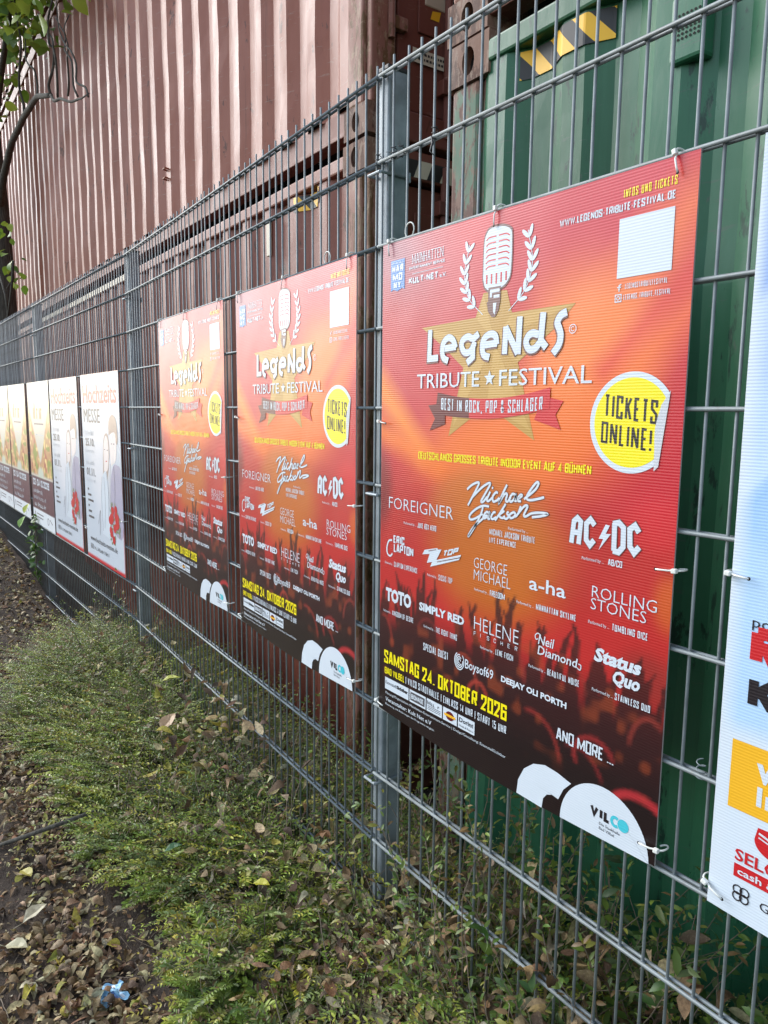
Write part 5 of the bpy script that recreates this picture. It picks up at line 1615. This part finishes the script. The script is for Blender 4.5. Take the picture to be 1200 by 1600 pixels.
# ------------------------------------------------------------------ tree at the left edge
tr = empty('tree', (-7.95, .36, float(zg(-7.95, .36))))
tag(tr, 'tree with dark trunk and bare twigs behind the fence at the left edge', 'tree')
TO = Vector(tr.location)
def tl(pts): return [(Vector(p) - TO)[:] for p in pts]
mb = MB()
mb.tube(tl([(-8.30, .36, -.2), (-8.33, .36, .8), (-8.36, .37, 1.6), (-8.36, .38, 2.3), (-8.36, .38, 2.9), (-8.36, .38, 3.5), (-8.38, .36, 4.2), (-8.3, .34, 5.2), (-8.2, .3, 6.6)]), [.20, .16, .15, .145, .135, .12, .10, .08, .04], 14)
mb.build('trunk', M['bark'], tr, smooth=True)
BR = [([(-8.36, 0.380, 3.45), (-7.92, 0.394, 3.75), (-7.30, 0.388, 3.92), (-6.55, 0.382, 3.95), (-5.90, 0.378, 3.92), (-5.35, 0.376, 3.76)], [.055, .05, .043, .036, .03, .024]),
      ([(-5.35, 0.376, 3.76), (-5.10, 0.374, 3.66), (-4.75, 0.371, 3.56), (-4.45, 0.369, 3.46), (-4.15, 0.366, 3.36)], [.022, .02, .017, .013, .007]),
      ([(-4.75, 0.371, 3.56), (-4.62, 0.364, 3.72), (-4.66, 0.358, 3.90), (-4.60, 0.352, 4.05)], [.014, .012, .009, .006]),
      ([(-4.45, 0.369, 3.46), (-4.55, 0.358, 3.70), (-4.75, 0.352, 3.95), (-4.90, 0.346, 4.20)], [.013, .012, .010, .006]),
      ([(-5.35, 0.376, 3.76), (-5.28, 0.370, 3.95), (-5.20, 0.364, 4.12), (-5.12, 0.358, 4.40), (-5.30, 0.352, 4.70)], [.02, .018, .016, .013, .008]),
      ([(-5.10, 0.374, 3.66), (-5.05, 0.364, 3.90), (-5.20, 0.358, 4.15), (-5.50, 0.352, 4.40)], [.016, .014, .012, .007]),
      ([(-4.15, 0.366, 3.36), (-4.35, 0.354, 3.55), (-4.50, 0.345, 3.74), (-4.72, 0.338, 4.00), (-4.80, 0.328, 4.30)], [.012, .012, .011, .009, .005]),
      ([(-5.90, 0.378, 3.92), (-5.95, 0.371, 4.15), (-6.10, 0.364, 4.30), (-6.20, 0.358, 4.60)], [.016, .014, .011, .007]),
      ([(-6.55, 0.382, 3.95), (-6.60, 0.374, 4.25), (-6.50, 0.364, 4.60), (-6.55, 0.354, 5.00), (-6.40, 0.340, 5.50)], [.02, .018, .016, .012, .008]),
      ([(-8.26, 0.360, 4.20), (-7.60, 0.376, 4.70), (-6.80, 0.358, 5.00), (-5.90, 0.340, 5.05), (-5.00, 0.328, 4.95)], [.05, .04, .032, .024, .012]),
      ([(-8.30, 0.340, 5.00), (-7.60, 0.340, 5.60), (-6.70, 0.304, 5.90), (-5.80, -0.600, 5.90)], [.05, .04, .03, .012]),
      ([(-8.20, 0.360, 3.70), (-8.90, 0.100, 4.40), (-9.60, -0.200, 5.20), (-10.00, -0.500, 5.80)], [.05, .045, .03, .012]),
      ([(-8.06, 0.380, 2.55), (-7.85, 0.388, 2.62), (-7.60, 0.381, 2.68), (-7.30, 0.376, 2.60)], [.012, .010, .008, .004]),
      ([(-8.06, 0.380, 2.75), (-7.80, 0.386, 2.85), (-7.60, 0.376, 2.95)], [.012, .009, .004])]
for p, r in BR:
    q0 = [np.array(p[0])] + [np.array(t) + (np.array([random.uniform(-.035, .035), random.uniform(-.02, .02), random.uniform(-.035, .035)]) if r[0] < .03 else 0) for a, b in zip(p[:-1], p[1:]) for t in ((np.array(a) + np.array(b)) / 2, np.array(b))]
    mb = MB(); q = [tuple(a) for a in spline(q0, 3)]
    sc = .8 if r[0] > .03 else .62
    rr = [sc * v for v in np.interp(np.linspace(0, 1, len(q)), np.linspace(0, 1, len(r)), r)]
    mb.tube(tl(q), rr, 8); mb.build('branch', M['bark'], tr, smooth=True)
def crown():
    r = np.random.default_rng(8)
    c = []
    def near(p, q, k, sp):
        for i in range(k):
            t = r.random(); c.append(np.array(p) * (1 - t) + np.array(q) * t + r.normal(0, sp, 3))
    near((-7.3, .36, 4.98), (-5.2, .36, 4.86), 100, .11); near((-7.4, .36, 5.1), (-4.6, .3, 4.95), 330, .20)
    near((-8.6, .30, 4.75), (-7.4, .34, 4.75), 50, .14); near((-5.3, .36, 4.55), (-4.7, .36, 4.3), 26, .10)
    near((-8.2, .2, 5.8), (-5.8, .1, 5.9), 420, .24)
    near((-8.9, .1, 4.4), (-10, -.5, 5.8), 330, .35); near((-8.3, .3, 5.5), (-8.2, .3, 7.0), 420, .5)
    near((-6.2, .36, 4.45), (-5.8, .36, 4.45), 9, .06)
    near((-7.6, .3, 2.75), (-7.2, .3, 2.68), 8, .05); near((-7.6, .3, 3.05), (-7.3, .3, 3.1), 8, .05); near((-7.2, .3, 2.6), (-6.9, .3, 2.45), 7, .04)
    b = np.array(c); n = len(b)
    d = unit(r.normal(0, 1, (n, 3)) + np.array([0, 0, -.6])); nr = unit(np.array([0, -.2, 1.0]) + .6 * r.normal(0, 1, (n, 3)))
    l = r.uniform(.08, .16, n)
    small = b[:, 2] < 3.1; l[small] *= .75
    pal = np.array([(.13, .24, .03), (.19, .30, .035), (.09, .17, .028), (.28, .36, .05)])
    t = pal[r.integers(0, 4, n)] * r.uniform(.75, 1.25, (n, 1))
    leaves('crown', b - np.array(TO), d, nr, l, l * .72, t, M['leaf'], .18, .25, tr, LEAF6)
crown()

# bare shoots and vine on the far fence
mb = MB()
for p in ([(-6.55, .18, 1.6), (-6.4, .12, 2.05), (-6.35, .10, 2.25), (-6.75, .10, 2.55), (-7.1, .1, 2.62)], [(-6.4, .12, 2.05), (-6.1, .12, 2.3), (-5.95, .12, 2.5)], [(-6.55, .2, .9), (-6.5, .18, 1.6), (-6.25, .14, 1.9)], [(-7.6, .3, .6), (-7.55, .26, 1.3), (-7.3, .22, 1.75), (-7.0, .2, 2.0)]):
    mb.tube([tuple(a) for a in spline([np.array(t) for t in p], 3)], .011, 6)
tag(mb.build('bare_shrub', M['bark'], smooth=True), 'bare thin shoots rising behind the far fence panel', 'shrub')
vr = empty('climbing_vine'); tag(vr, 'small green vine hanging on the fence below the food posters', 'vine')
p0, _ = fpt(B0 - 2.75, -.03, 0)
mb = MB(); vp = [(p0.x + .30 * math.sin(z * 5) * .3 + .25 * (0.2 - z), p0.y - .01, z) for z in np.linspace(.26, -.25, 12)]
mb.tube(vp, .004, 6); mb.build('stem', M['twig'], vr)
_r = np.random.default_rng(4)
_b = np.array([vp[i] for i in _r.integers(0, 12, 90)]) + _r.normal(0, .045, (90, 3)) * np.array([1.3, .35, .8])
leaves('foliage', _b, unit(_r.normal(0, 1, (90, 3)) + np.array([0, -.4, -.6])), unit(np.array([0, -1, .4]) + .4 * _r.normal(0, 1, (90, 3))), _r.uniform(.03, .07, 90), _r.uniform(.025, .05, 90), np.array([(.06, .13, .03), (.09, .17, .03), (.05, .10, .03)])[_r.integers(0, 3, 90)], M['leaf'], .1, .1, vr)
for (s, z, col, lab, sz) in ((2.92, .36, (.38, .42, .05), 'yellow heart shaped leaf stuck between two food posters', .10), (3.15, .22, (.16, .30, .04), 'green leaf hanging below the second food poster', .12)):
    p, a = fpt(B0 - s, -.035, z)
    big_leaf(p.x, p.y, z - float(zg(p.x, p.y)), sz, -1.2, col, lab, -1.4, .75, False, 'hanging_leaf', 'leaves caught on the fence')
